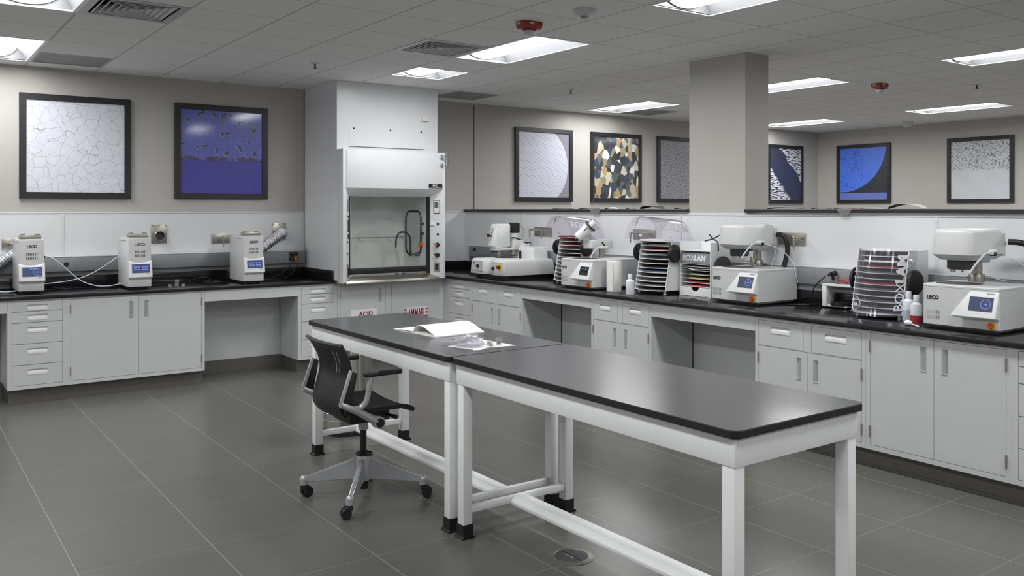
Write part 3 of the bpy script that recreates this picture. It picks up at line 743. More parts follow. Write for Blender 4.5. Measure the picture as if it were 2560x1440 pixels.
for z in (1.52, 1.405): cyl(b, PF(.055, z), PF(.055, z, .006), .013, n=14)
obj('plug', b, 'black', t)
def valve_knob(z, cap):
    b = B(); cyl(b, PF(.06, z), PF(.06, z, .02), .026, .022, 18)
    for k in range(3):
        a = R(30+120*k); p = V(PF(.06, z, .045)); u = (V(PF(.09, z, .045))-p).normalized(); e = p+u*.034*cos(a)+V((0, 0, .034*sin(a)))
        tube(b, [p, e], .007, 8)
    cyl(b, PF(.06, z, .02), PF(.06, z, .05), .009, n=10); k_ = obj('valve_knob', b, 'black', t)
    b = B(); cyl(b, PF(.06, z, .045), PF(.06, z, .058), .013, n=14); obj('index_cap', b, cap, k_)
valve_knob(1.287, 'orange'); valve_knob(1.172, 'green')
b = B(); plate(b, .03, .105, .985, 1.095, 0, .004); so = obj('socket_plate', b, 'steel', t, 0)
b = B(); plate(b, .05, .085, 1.005, 1.075, .004, .008); obj('socket', b, 'black', so, 0)
b = B(); plate(b, .035, .06, 1.086, 1.094, .004, .012); plate(b, .073, .098, 1.086, 1.094, .004, .012); obj('socket_lid', b, 'chrome', so, 0)
b = B(); plate(b, .095, .145, 1.495, 1.555, 0, .002); st = obj('sticker', b, 'paper', t, 0)
b = B(); plate(b, .095, .145, 1.495, 1.501, .002, .003); obj('sticker_edge', b, 'blue', st, 0)
b = B(); plate(b, .06, .115, 1.66, 1.79, 0, .003, -1); sw = obj('switch_plate', b, 'midgrey', t, 0)
b = B(); tube(b, [PF(.09, 1.72, .003, -1), PF(.1, 1.725, .02, -1)], .006, 8); obj('switch_toggle', b, 'black', sw)
for z0, z1, mm in ((1.595, 1.62, 'black'), (1.50, 1.575, 'darkgrey'), (1.445, 1.495, 'darkgrey'), (1.375, 1.42, 'black')):
    b = B(); plate(b, .075, .14, z0, z1, 0, .004, -1); obj('label_plate', b, mm, t, 0)
b = B()
for z in (1.34, 1.22, 1.10): cyl(b, PF(.055, z, 0, -1), PF(.055, z, .006, -1), .013, n=14)
obj('plug', b, 'black', t)
b = B(); plate(b, .055, .12, .965, 1.09, 0, .004, -1); so = obj('socket_plate', b, 'steel', t, 0)
b = B(); plate(b, .075, .105, .985, 1.07, .004, .008, -1); obj('socket', b, 'black', so, 0)
for z in (2.262, 2.172):
    b = B(); lathe(b, [(.0005, 0), (.028, 0), (.024, .012), (.012, .018), (.0005, .018)], (5.048, HY-.004, z), 18, 'y')
    f = obj('valve_rosette', b, 'chrome', t)
b = B(); tube(b, [(5.048, HY-.01, 2.262), (5.07, HY-.06, 2.275), (5.085, HY-.07, 2.27)], .010, 8, 4); cyl(b, (5.085, HY-.07, 2.30), (5.085, HY-.07, 2.17), .011, n=12)
for k in range(4): cyl(b, (5.085, HY-.07, 2.255-.022*k), (5.085, HY-.07, 2.247-.022*k), .0145, n=12)
tube(b, [(5.07, HY-.07, 2.31), (5.10, HY-.07, 2.30)], .008, 8); obj('purge_valve', b, 'chrome', t)
# the two cabinets under the hood
def hood_cab(label, x0, W, sgn, hinge_side, pull, door_x):
    t = unit(label, (x0, FY, 0), 0, W, [(door_x[0], door_x[1], .145, .872)], name='storage_cabinet', group='cabinets under the fume hood', top=.884)
    d = door(t, door_x[0]+g_, door_x[1]-g_, .148, .869, 'r', pull)
    return t, d
t, d = hood_cab('grey cabinet under the hood with red ACID sign', 3.90, .612, 0, 'l', True, (.032, .572))
b = B(); box(b, .153, .467, -.002, -.0005, .39, .607); obj('sign', b, 'paper', d, 0)
b = B(); text(b, 'ACID', (.25, -.003, .53), (1, 0, 0), (0, 0, 1), .07, .03); obj('sign_lettering', b, 'sign_red', d, 0)
t, d = hood_cab('grey cabinet under the hood with red FLAMMABLE sign', 4.512, .632, 0, 'l', False, (.032, .58))
b = B(); box(b, .178, .50, -.002, -.0005, .36, .59); obj('sign', b, 'paper', d, 0)
b = B(); q = B(); text(q, 'FLAMMABLE', (0, 0, 0), (1, 0, 0), (0, 1, 0), .1, .02)
xs = [v.co.x for v in q.verts]; ys = [v.co.y for v in q.verts]; sxx = .308/(max(xs)-min(xs)); syy = .10/(max(ys)-min(ys))
merge(b, q, M(((sxx, 0, 0, .185-min(xs)*sxx), (0, 0, 1, -.003), (0, syy, 0, .474-min(ys)*syy), (0, 0, 0, 1))))
box(b, .184, .494, -.003, -.002, .40, .462); obj('sign_lettering', b, 'sign_red', d, 0)
# ---------------------------------------------------------------- back wall services above the left bench
t = thing('raceway', 'grey wiring raceway along the back wall above the left bench', 'raceway', (0, 0, 0))
b = B(); box(b, -1.2, 3.835, YB-.085, YB-.0145, 1.085, 1.222, .004); obj('channel', b, 'raceway', t)
b = B(); box(b, -1.2, 3.835, YB-.087, YB-.0145, 1.2225, 1.234, .003); obj('cover_lip', b, 'raceway_lip', t)
b = B(); box(b, -1.2, 3.835, YB-.035, YB-.0145, 1.037, 1.084, .002); obj('base_strip', b, 'midgrey', t)
def socket_mod(t, x, y, z, rz=0, hole=True, w_=.2):
    m = M.Translation((x, y, z)) @ M.Rotation(rz, 4, 'Z')
    b = B(); box(b, -w_/2, w_/2, -.003, .0, -.062, .062, .001, mtx=m); p = obj('socket_plate', b, 'midgrey', t)
    b = B(); lathe(b, [(.0005, .0035), (.022, .0035), (.022, .006), (.018, .006), (.016, .004), (.0005, .004)], (0, 0, 0), 20, 'y', m); obj('socket', b, 'black', p)
socket_mod(t, 1.413, YB-.0855, 1.155, 0, w_=.17); socket_mod(t, 3.68, YB-.0855, 1.155, 0, w_=.14)
def port(label, x, z):
    t = thing('exhaust_port', label, 'exhaust port', (x, YB-.0145, z), 0, 'square steel exhaust ports')
    b = B(); box(b, -.078, .078, -.006, 0, -.095, .095, .002); obj('plate', b, 'steel', t)
    b = B(); lathe(b, [(.050, 0), (.050, .045), (.046, .045), (.046, .0)], (0, -.006, -.02), 28, 'y', cap=False); lathe(b, [(.0495, .03), (.054, .033), (.054, .037), (.0495, .04)], (0, -.006, -.02), 28, 'y', cap=False); obj('collar', b, 'steel', t)
    b = B(); lathe(b, [(.0005, .0005), (.046, .0005), (.046, .002), (.0005, .002)], (0, -.006, -.02), 28, 'y'); obj('damper', b, 'darkgrey', t)
    for px in (-.066, 0, .066):
        for pz in (-.083, 0, .083):
            if px == 0 and pz == 0: continue
            b = B(); lathe(b, [(.0005, 0), (.006, 0), (.005, .003), (.0005, .003)], (px, -.006, pz), 8, 'y'); obj('screw', b, 'darkgrey', t)
port('open square steel exhaust port between the middle and right presses', 2.282, 1.431)
port('square steel exhaust port with a foil duct, nearest the fume hood', 3.558, 1.436)
def turret(label, loc, rz, x0, x1, z0, z1, spouts):
    t = thing('gas_outlet', label, 'gas outlet', loc, rz)
    b = B(); box(b, x0, x1, -.005, 0, z0, z1, .0015); obj('plate', b, 'steel', t)
    for sx, sz, dx in spouts:
        b = B(); cyl(b, (sx, -.005, sz), (sx, -.02, sz), .017, .013); tube(b, [(sx, -.015, sz), (sx+dx*.5, -.06, sz+.004), (sx+dx*.9, -.095, sz+.004), (sx+dx, -.115, sz-.012), (sx+dx, -.117, sz-.045)], .0085, 8, 4)
        for zz, r_ in ((-.015, .013), (-.04, .012), (-.062, .0105)): cyl(b, (sx+dx, -.117, sz+zz), (sx+dx, -.117, sz+zz-.012), r_, n=12)
        cyl(b, (sx+dx, -.117, sz-.04), (sx+dx, -.117, sz-.098), .0075, .004, 12); sphere(b, (sx+dx, -.117, sz+.004), .013, n=10)
        obj('spout', b, 'steel', t)
turret('steel gas outlet half hidden by the leftmost press', (.925, YB-.0145, 1.36), 0, -.045, .12, -.05, .05, [(.005, .0, .02)])
turret('steel gas outlet half hidden by the press nearest the hood', (2.9, YB-.0145, 1.374), 0, -.085, .12, -.05, .05, [(-.055, .01, .06)])

# ---------------------------------------------------------------- mounting presses on the left bench
def logo(bm, o, ex, ey, size):
    """four slanted letters"""
    text(bm, 'LE', o, ex, ey, size, .035, .12); e = V(ex)
    q = V(o)+e*size*1.0; text(bm, 'CO', q, ex, ey, size, .035, .12, space=.8)
def press(mode):
    t = thing('mounting_press', '', 'mounting press', (0, 0, 0))
    W, D, H_ = .203, .45, .485
    b = B(); prism(b, [(.012, .025), (.012, .115), (.012, .478), (.018, H_), (D, H_), (D, .025)], 'x', 0, W, .006); obj('body', b, 'machine', t)
    b = B(); box(b, .0, W, .006, .02, .027, .108, .004); obj('base_cover', b, 'machine', t)
    b = B(); box(b, -.0006, .0, .09, D-.02, .452, .4555); obj('side_seam', b, 'darkgrey', t, 0)
    # console: bulges towards its lower lip, concave top edge
    b = B(); n = 12; rows = []
    for y, zf in ((.010, lambda u: .272-.02*(1-(2*u-1)**2)), (-.004, lambda u: .262-.02*(1-(2*u-1)**2)), (-.028, lambda u: .128), (-.028, lambda u: .118), (-.018, lambda u: .108), (.012, lambda u: .100)):
        rows.append([b.verts.new((-.001+(W+.002)*k/n, y, zf(k/n))) for k in range(n+1)])
    for r in range(len(rows)-1):
        for k in range(n): b.faces.new((rows[r][k], rows[r+1][k], rows[r+1][k+1], rows[r][k+1]))
    for k, c in ((0, 0), (n, 1)):
        f = [r[k] for r in rows]+[b.verts.new((rows[0][k].co.x, .02, .272)), ]; b.faces.new(f if not c else f[::-1])
    bmesh.ops.recalc_face_normals(b, faces=b.faces); con = obj('console', b, 'panel_white', t, 40)
    a = V((0, -.024, -.134)).normalized(); up = -a; ex = V((1, 0, 0)); nrm = V((0, -1, .18)).normalized()
    P = lambda x, s, o: V((x, -.004, .262))+a*s+nrm*o        # s down the console face
    def quad(bm, x0, x1, s0, s1, o):
        bm.faces.new([bm.verts.new(P(x, s, o)) for x, s in ((x0, s1), (x1, s1), (x1, s0), (x0, s0))])
    b = B(); quad(b, .026, .182, .024, .106, .0022); sc = obj('screen', b, 'screen', con, 0)
    b = B()
    if mode:
        for tx, xx, ss in (('Method', .042, .056), ('Develop', .113, .056), ('Operate', .042, .079), ('Settings', .113, .079)): text(b, tx, P(xx, ss, .003), ex, up, .017, .015, ext=.0003)
    else:
        text(b, 'Complete', P(.075, .042, .003), ex, up, .016, .015, ext=.0003); text(b, '15:30', P(.122, .073, .003), ex, up, .014, .02, ext=.0003)
        pts = [P(.14, .068, .003)+ex*.028*cos(k*pi/14)+up*.028*sin(k*pi/14) for k in range(28)]; tube(b, pts, .0013, 5, closed=True)
    obj('screen_lettering', b, 'screen_text', con, 0)
    b = B(); quad(b, .035, .05, .03, .034, .003); obj('screen_badge', b, 'midgrey', con, 0)
    b = B(); quad(b, .148, .182, .113, .117, .0022); obj('model_badge', b, 'midgrey', con, 0)
    b = B(); logo(b, (.062, .0115, .41), (1, 0, 0), (0, 0, 1), .034); obj('logo', b, 'logo', t, 0)
    b = B()
    for r in range(2):
        for k in range(7): box(b, .060+.0135*k, .0655+.0135*k, .0108, .0135, .305+.035*r, .329+.035*r)
    obj('vent_slots', b, 'gap', t, 0)
    b = B(); box(b, .012, W-.022, .03, .145, H_, H_+.034, .003); hd = obj('clamp_head', b, 'steel', t)
    for x in (.038, .155):
        b = B(); cyl(b, (x, .085, H_+.034), (x, .085, H_+.047), .021, n=18); obj('clamp_knob', b, 'steel', hd)
    for x in (.03, W-.03):
        for y in (.05, D-.05):
            b = B(); cyl(b, (x, y, 0), (x, y, .026), .014, n=12); obj('foot', b, 'black', t)
    b = B(); box(b, .012, W-.012, .06, D-.03, .004, .026); obj('underside', b, 'black', t, 0)
    return t
p = press(0); p.location = (.951, 8.69, ZB+.0005); p['label'] = 'leftmost mounting press, its blue screen showing a dial'
q = press(1); q.location = (1.838, 8.602, ZB+.0005); q['label'] = 'middle mounting press with a four-word blue screen, left of the open exhaust port'
dup(q, (2.928, 8.615, ZB+.0005), 0, 'mounting press nearest the fume hood, a foil duct behind it')
def duct(label, pts, r=.06):
    b = B(); P = spline(pts, 48); L = [0]
    for i in range(1, len(P)): L.append(L[-1]+(P[i]-P[i-1]).length)
    T = L[-1]; tube(b, P, lambda u: r*(1-.13*abs(sin(u*T/.021*pi))), 22, cap=False)
    o = obj('foil_duct', b, 'foil', None, 60); return tag(o, label, 'duct')
duct('corrugated foil duct from the press nearest the hood up to the wall port', [(3.10, 9.135, 1.17), (3.22, 9.155, 1.205), (3.38, 9.17, 1.315), (3.50, 9.19, 1.39), (3.555, 9.222, 1.42), (3.558, 9.262, 1.416)])
duct('corrugated foil duct running off the left edge behind the leftmost press', [(1.0, 9.19, 1.29), (.91, 9.18, 1.235), (.80, 9.17, 1.16), (.68, 9.17, 1.135), (.5, 9.18, 1.13)], .058)
def wire(name, label, cat, pts, r, m, n=8, k=8, group=None):
    b = B(); tube(b, pts, r, n, k); return tag(obj(name, b, m, None, 60), label, cat, group)
wire('tubing', 'white plastic tube from the leftmost press sagging down to the middle press', 'tube', [(1.15, 9.0, 1.245), (1.22, 9.0, 1.247), (1.30, 8.99, 1.20), (1.40, 8.98, 1.10), (1.50, 8.96, 1.01), (1.62, 8.93, .962), (1.72, 8.91, .955), (1.79, 8.9, .965), (1.836, 8.9, .975)], .0055, 'tubing')
wire('tubing', 'bluish plastic tube rising to the middle press from behind the leftmost press', 'tube', [(1.15, 9.05, .99), (1.25, 9.05, .995), (1.40, 9.04, 1.01), (1.52, 9.03, 1.04), (1.62, 9.02, 1.085), (1.72, 9.0, 1.15), (1.80, 8.99, 1.21), (1.836, 8.98, 1.235)], .005, 'tubing')
wire('tubing', 'white plastic tube at the far left edge of the left bench', 'tube', [(.70, 8.95, 1.0), (.78, 8.95, .96), (.86, 8.93, .943), (.92, 8.9, .948), (.952, 8.88, .952)], .0055, 'tubing')
b = B(); cyl(b, (1.153, 9.0, 1.245), (1.20, 9.0, 1.246), .009, n=12); tag(obj('tube_fitting', b, 'black', None), 'small black tube fitting at the right side of the leftmost press', 'fitting')
zc = ZB+.0055
wire('power_cord', 'black cord looped on the bench between the left and middle presses', 'cord', [(1.16, 9.03, zc), (1.28, 9.05, zc), (1.42, 9.08, zc), (1.50, 9.14, zc), (1.47, 9.19, zc), (1.36, 9.16, zc+.006), (1.28, 9.09, zc+.008), (1.38, 9.01, zc+.006), (1.5, 9.06, zc), (1.62, 9.08, zc), (1.75, 9.12, zc), (1.9, 9.15, zc)], .0045, 'cord')
wire('power_cord', 'tangled black cord with plug lying between the middle and right presses', 'cord', [(2.04, 9.0, zc), (2.25, 9.05, zc), (2.42, 9.02, zc), (2.55, 9.12, zc+.02), (2.66, 9.08, zc+.05), (2.72, 9.0, zc+.02), (2.6, 8.93, zc), (2.48, 8.98, zc), (2.55, 9.06, zc+.01), (2.7, 9.02, zc+.012), (2.80, 8.92, zc+.002), (2.74, 8.86, zc+.002), (2.62, 8.89, zc+.008), (2.66, 8.90, zc+.006), (2.72, 8.88, zc+.008)], .0045, 'cord')
b = B(); box(b, 2.70, 2.755, 8.855, 8.89, ZB+.0005, ZB+.03, .006); cyl(b, (2.755, 8.872, ZB+.015), (2.80, 8.872, ZB+.013), .010, .005, 12); tag(obj('plug', b, 'black', None), 'black plug lying on the bench left of the press by the hood', 'plug')
wire('power_cord', 'left of two black cords from the wall outlet to the press by the hood', 'cord', [(3.665, 9.205, 1.15), (3.66, 9.19, 1.10), (3.6, 9.17, 1.03), (3.5, 9.14, .975), (3.38, 9.1, .942), (3.2, 9.06, zc)], .0045, 'cord', group=None)
wire('power_cord', 'right of two black cords from the wall outlet to the press by the hood', 'cord', [(3.72, 9.205, 1.19), (3.73, 9.18, 1.14), (3.70, 9.16, 1.06), (3.6, 9.1, .965), (3.45, 9.04, zc), (3.25, 9.0, zc), (3.2, 9.02, zc)], .0045, 'cord')
b = B(); box(b, 3.645, 3.735, YB-.135, YB-.0925, 1.175, 1.21, .006); box(b, 3.645, 3.69, YB-.13, YB-.0925, 1.115, 1.155, .006); o = tag(obj('plug', b, 'black', None), 'black plugs in the wall outlet beside the hood', 'plug')
b = B(); box(b, 3.69, 3.725, YB-.13, YB-.0925, 1.115, 1.155, .005); tag(obj('plug', b, 'orange', None), 'orange plug in the wall outlet beside the hood', 'plug')
for k, (x, y, z, s, lb) in enumerate(((2.236, 8.72, 0, .030, 'clear cube mount at the left of the small group'), (2.312, 8.77, 0, .036, 'clear cube mount under another one'), (2.316, 8.775, .0365, .034, 'clear cube mount stacked on top of another'), (2.352, 8.69, 0, .030, 'clear cube mount at the right front of the small group'))):
    b = B(); box(b, x-s/2, x+s/2, y-s/2, y+s/2, ZB+.0005+z, ZB+.0005+z+s*.9, .002); tag(obj('sample_cube', b, 'mount', None), lb, 'sample', 'clear cubes on the left bench')
# ---------------------------------------------------------------- services on the partition behind the right bench
t = thing('raceway', 'grey wiring raceway along the partition behind the right bench', 'raceway', (0, 0, 0))
b = B(); prism(b, [(PX-.0075, .6), (PX-.0075, 9.22), (PX-.02, 9.22), (PX-.052, 9.17), (PX-.052, .6)], 'z', 1.09, 1.222, .004); obj('channel', b, 'raceway', t)
b = B(); prism(b, [(PX-.0075, .6), (PX-.0075, 9.22), (PX-.02, 9.22), (PX-.054, 9.17), (PX-.054, .6)], 'z', 1.2225, 1.234, .003); obj('cover_lip', b, 'raceway_lip', t)
b = B(); box(b, PX-.03, PX-.0075, .6, 9.2, 1.037, 1.089, .002); obj('base_strip', b, 'midgrey', t)
b = B(); box(b, PX-.056, PX-.0525, 8.98, 9.10, 1.10, 1.215); sp_ = obj('socket_plate', b, 'midgrey', t, 0)
b = B(); box(b, PX-.060, PX-.056, 9.01, 9.07, 1.165, 1.205); obj('socket', b, 'black', sp_, 0)
socket_mod(t, PX-.0525, 4.0, 1.155, rr, w_=.34); socket_mod(t, PX-.0525, 3.2, 1.155, rr, w_=.2)
turret('pair of steel gas outlets nearest the corner on the partition', (PX-.007, 7.712, 1.432), rr, -.157, .157, -.05, .05, [(-.085, .018, -.01), (.125, .012, -.01)])
turret('pair of steel gas outlets seen through the raised clear cover of the middle rack', (PX-.007, 6.114, 1.44), rr, -.155, .155, -.048, .048, [(-.06, .01, -.01), (.09, .008, -.01)])
turret('steel gas outlet on the partition right of the middle polisher', (PX-.007, 4.43, 1.444), rr, -.12, .14, -.05, .05, [(.115, .01, .0)])

# ---------------------------------------------------------------- grinders and polishers (local: x to the right along the bench front, y towards the partition)
def rrect(x0, x1, y0, y1, r, n=5):
    if isinstance(r, (int, float)): r = (r,)*4
    P = []
    for (c_, a), q in zip((((x1-r[0], y1-r[0]), 0), ((x0+r[1], y1-r[1]), 90), ((x0+r[2], y0+r[2]), 180), ((x1-r[3], y0+r[3]), 270)), r):
        for k in range(n+1): an = R(a+90*k/n); P.append((c_[0]+q*cos(an), c_[1]+q*sin(an)))
    return P
def loft(bm, loops):
    vs = [[bm.verts.new(p) for p in L] for L in loops]; n = len(vs[0])
    for a, c in zip(vs[:-1], vs[1:]):
        for k in range(n): bm.faces.new((a[k], a[(k+1) % n], c[(k+1) % n], c[k]))
    bm.faces.new(vs[0][::-1]); bm.faces.new(vs[-1])
def lofted(bm, spec):   # (x0,x1,y0,y1,r,z)
    loft(bm, [[(x, y, s[5]) for x, y in rrect(*s[:5])] for s in spec])
def polisher_body(t, W, D, bowl, right_chamfer=0):
    b = B()
    rad = (.012, .02, .07, .012)
    lofted(b, [(.02, W-.02, .03, D-.02, (.01, .02, .05, .01), .013), (0, W, 0, D, rad, .030), (0, W, 0, D, rad, .262), (0, W, 0, D, rad, .2625), (.003, W-.003, .003, D-.003, rad, .264), (.0, W, .0, D, rad, .266), (.0, W, .0, D, rad, .276), (.004, W-.004, .004, D-.004, rad, .280)])
    body = obj('body', b, 'machine', t, 30)
    bx, by, br = bowl
    b = B(); lathe(b, [(.0005, .2806), (br, .2806), (br, .2812), (.0005, .2812)], (bx, by, 0), 40); obj('bowl', b, 'black', t)
    b = B(); lathe(b, [(br+.012, .2802), (br+.012, .283), (br, .2835), (br, .2802)], (bx, by, 0), 40, cap=False); obj('bowl_rim', b, 'machine', t)
    b = B(); box(b, .05, W-.03, .05, D-.05, .0, .0135); obj('underside', b, 'black', t, 0)
    # console
    x0t, x1t, x0b, x1b = W*.655, W-.003, W*.455, W-.003; yb = -.05
    b = B(); P = lambda *c: b.verts.new(c)
    tl, tr_, br_, bl = P(x0t, -.001, .258), P(x1t, -.001, .258), P(x1b, yb, .112), P(x0b, yb, .112)
    br2, bl2 = P(x1b, yb, .100), P(x0b, yb, .100)
    rb, lb = P(x1b, .0, .088), P(x0b+.05, .0, .082)
    rt, lt = P(x1t, .01, .258), P(x0t, .01, .258)
    lmid = P(x0b+.02, .0, .112)
    for f in ((bl, br_, tr_, tl), (bl2, br2, br_, bl), (lb, rb, br2, bl2), (tl, tr_, rt, lt), (br_, br2, rb, rt, tr_), (bl, tl, lt, lb, bl2)): b.faces.new(f)
    bmesh.ops.recalc_face_normals(b, faces=b.faces)
    bmesh.ops.bevel(b, geom=[e for e in b.edges if len(e.link_faces) == 2], offset=.004, segments=2, affect='EDGES')
    con = obj('console', b, 'panel_white', t, 25)
    o = V((0, -.001, .258)); dn = (V((0, yb, .112))-o); ln = dn.length; dn.normalize(); nr = V((0, -.146, -.049)).normalized(); nr = V((0, dn.z, -dn.y)); nr = nr if nr.y < 0 else -nr
    def PP(x, s, h): return V((x, 0, 0))+o+dn*(s*ln)+nr*h
    ex = V((1, 0, 0)); up = -dn
    for x in (.085,):
        b = B(); logo(b, (W*.10, -.0012, .188), (1, 0, 0), (0, 0, 1), .032)
        for v_ in b.verts:                                  # the left end of the front is rounded
            if v_.co.x < .07: v_.co.y += .07-math.sqrt(max(0, .07**2-(.07-v_.co.x)**2))
        obj('logo', b, 'logo', t, 0)
    b = B()
    for r in range(2):
        for k in range(7):
            x = W*.10+.013*k; yy = (.07-math.sqrt(max(0, .07**2-(.07-x)**2))) if x < .07 else 0
            box(b, x, x+.005, yy-.0012, yy+.002, .063+.032*r, .086+.032*r)
    obj('vent_slots', b, 'midgrey', t, 0)
    def quad(bm, x0, x1, s0, s1, h): bm.faces.new([bm.verts.new(PP(x, s, h)) for x, s in ((x0, s1), (x1, s1), (x1, s0), (x0, s0))])
    b = B(); cyl(b, (W*.905, .0, .054), (W*.905, -.006, .054), .024, n=24); es = obj('emergency_stop', b, 'yellow', t)
    b = B(); cyl(b, (W*.905, -.006, .054), (W*.905, -.02, .054), .011); cyl(b, (W*.905, -.018, .054), (W*.905, -.030, .054), .0175, .015, 24); obj('stop_button', b, 'estop_red', es)
    b = B(); quad(b, W*.86, W*.95, .075, .105, .0022); obj('model_badge', b, 'midgrey', con, 0)
    return con, PP, quad, ex, up
def polisher(label, loc, W=.495, D=.495, dial='1:30'):
    t = thing('polishing_machine', label, 'polishing machine', loc, rr)
    bx, by = .17, .17
    con, PP, quad, ex, up = polisher_body(t, W, D, (bx, by, .135))
    b = B(); quad(b, W*.665, W*.945, .24, .80, .0024); obj('screen', b, 'screen_dark', con, 0)
    b = B(); c0 = PP(W*.86, .52, .003); tube(b, [c0+ex*.028*cos(k*pi/14)+up*.028*sin(k*pi/14) for k in range(28)], .0012, 5, closed=True); text(b, dial, PP(W*.835, .55, .003), ex, up, .013, .015, ext=.0003)
    obj('screen_lettering', b, 'screen_text', con, 0)
    b = B(); tube(b, [c0+up*.006, c0+up*.018], .0012, 5); obj('dial_hand', b, 'screen_mark', con, 0)
    # column, head and specimen holder
    cxx, cyy = .15, .43
    b = B(); lathe(b, [(.0005, .28), (.047, .28), (.047, .325), (.043, .332), (.0005, .332)], (cxx, cyy, 0)); cyl(b, (cxx, cyy, .33), (cxx, cyy, .42), .034); obj('column', b, 'steel', t)
    b = B()
    for a in (0, 70, 140, 210, 280): cyl(b, (cxx+.047*cos(R(a)), cyy+.047*sin(R(a)), .305), (cxx+.056*cos(R(a)), cyy+.056*sin(R(a)), .305), .008, n=10)
    obj('clamp_screw', b, 'steel', t)
    b = B(); box(b, cxx-.055, cxx+.065, cyy-.07, cyy+.05, .405, .475, .006); obj('column_block', b, 'machine', t)
    hx0, hx1, hy0, hy1 = .035, .33, (.03), .485
    b = B()
    S_ = [(.045, .432), (.004, .464), (0, .468), (0, .474), (.012, .600), (.016, .614), (.026, .624), (.042, .629)]
    lofted(b, [(hx0+i_, hx1-i_, hy0+i_, hy1-i_, .085-.6*i_, z_) for i_, z_ in S_]); hd = obj('head', b, 'machine', t, 40)
    b = B(); lofted(b, [(hx0-.0012, hx1+.0012, hy0-.0012, hy1+.0012, .105, .4665), (hx0-.0012, hx1+.0012, hy0-.0012, hy1+.0012, .105, .4685)]); obj('head_seam', b, 'gap', hd, 30)
    b = B(); box(b, hx0+.06, hx1-.03, hy1-.012, hy1+.012, .45, .60, .004); obj('rear_plate', b, 'machine', hd)
    b = B(); lathe(b, [(.0005, .372), (.07, .372), (.075, .38), (.075, .432), (.0005, .432)], (bx+.0, by+.01, 0)); box(b, bx+.08, bx+.115, by, by+.03, .415, .436); sh = obj('specimen_holder', b, 'darkgrey', t)
    for a in (200, 260, 320):
        b = B(); cyl(b, (bx+.045*cos(R(a)), by+.045*sin(R(a)), .355), (bx+.045*cos(R(a)), by+.045*sin(R(a)), .373), .007, n=10); obj('holder_pin', b, 'steel', sh)
    fxp, fyp = hx1+.006, .22
    b = B(); box(b, fxp-.005, fxp+.03, fyp-.03, fyp+.035, .468, .50, .006); sphere(b, (fxp+.012, fyp-.035, .486), .014); fit = obj('water_fitting', b, 'white', t)
    b = B(); box(b, fxp+.002, fxp+.034, fyp-.018, fyp+.018, .462, .486, .003); obj('clip', b, 'black', fit)
    b = B(); tube(b, [(fxp+.012, fyp-.04, .485), (fxp+.01, fyp-.09, .475), (fxp-.005, fyp-.135, .435), (fxp-.03, fyp-.16, .385), (fxp-.04, fyp-.165, .362)], .006, 8, 6); obj('water_spout', b, 'tubing', t)
    b = B(); cyl(b, (hx1-.05, hy1+.012, .53), (hx1-.05, hy1+.03, .53), .022); hs_ = obj('hose_collar', b, 'chrome', t)
    return t, W, D
PZ = ZB+.0005
p2, W2, D2 = polisher('grey polishing machine with blue screen next to the white sheet box', (5.482, 4.826, PZ))
p3, _, _ = polisher('rightmost polishing machine with a dark blue screen, cut by the photo edge', (5.372, 2.986, PZ))
def hose(label, t0):
    x, y, z = t0
    b = B(); tube(b, [(x, y, z), (x+.028, y-.045, z-.008), (x+.012, y-.12, z-.05), (x-.012, y-.145, z-.14), (x-.018, y-.135, z-.245)], .017, 12, 8); return tag(obj('hose', b, 'black', None, 60), label, 'hose')
def whose(label, px, pts, r=.019):
    b = B(); tube(b, pts, r, 12, 8); return tag(obj('hose', b, 'black', None, 60), label, 'hose')
whose('black hose curving down behind the head of the middle polishing machine', 0, [(5.955, 4.515, 1.475), (5.962, 4.475, 1.475), (5.972, 4.44, 1.44), (5.975, 4.425, 1.36), (5.96, 4.43, 1.28), (5.945, 4.44, 1.216)])
whose('black hose at the right edge behind the head of the rightmost polishing machine', 0, [(5.845, 2.66, 1.475), (5.88, 2.60, 1.47), (5.93, 2.52, 1.43), (5.945, 2.45, 1.33), (5.945, 2.42, 1.217)])
wire('tubing', 'thin white tube from the middle polishing machine head down its right side', 'tube', [(5.75, 4.48, 1.405), (5.82, 4.44, 1.385), (5.90, 4.40, 1.335), (5.95, 4.37, 1.27), (5.96, 4.345, 1.235), (5.93, 4.322, 1.19), (5.96, 4.318, 1.1)], .0045, 'tubing')
wire('tubing', 'thin white tube hanging behind the middle polishing machine', 'tube', [(5.895, 4.51, 1.39), (5.92, 4.50, 1.34), (5.92, 4.52, 1.27), (5.90, 4.53, 1.219)], .003, 'tubing')
wire('tubing', 'thin tube slanting down behind the rightmost polishing machine', 'tube', [(5.80, 2.62, 1.375), (5.87, 2.55, 1.31), (5.93, 2.48, 1.24), (5.95, 2.45, 1.219)], .004, 'tubing')
wire('tubing', 'thin tube lying looped on top of the rightmost polishing machine', 'tube', [(5.80, 2.83, 1.2185), (5.84, 2.86, 1.235), (5.87, 2.80, 1.245), (5.90, 2.74, 1.225), (5.90, 2.70, 1.2185)], .004, 'tubing')
b = B(); lathe(b, [(.0005, 0), (.022, 0), (.022, .014), (.012, .02), (.012, .04), (.007, .045), (.007, .07), (.0005, .072)], (5.94, 4.765, PZ+.2805), 18)
for k in range(3): cyl(b, (5.94, 4.765, PZ+.31), (5.94+.035*cos(k*2.1), 4.765+.035*sin(k*2.1), PZ+.312), .005, n=8)
tag(obj('water_valve', b, 'steel', None), 'small steel valve on top of the middle polishing machine', 'valve')
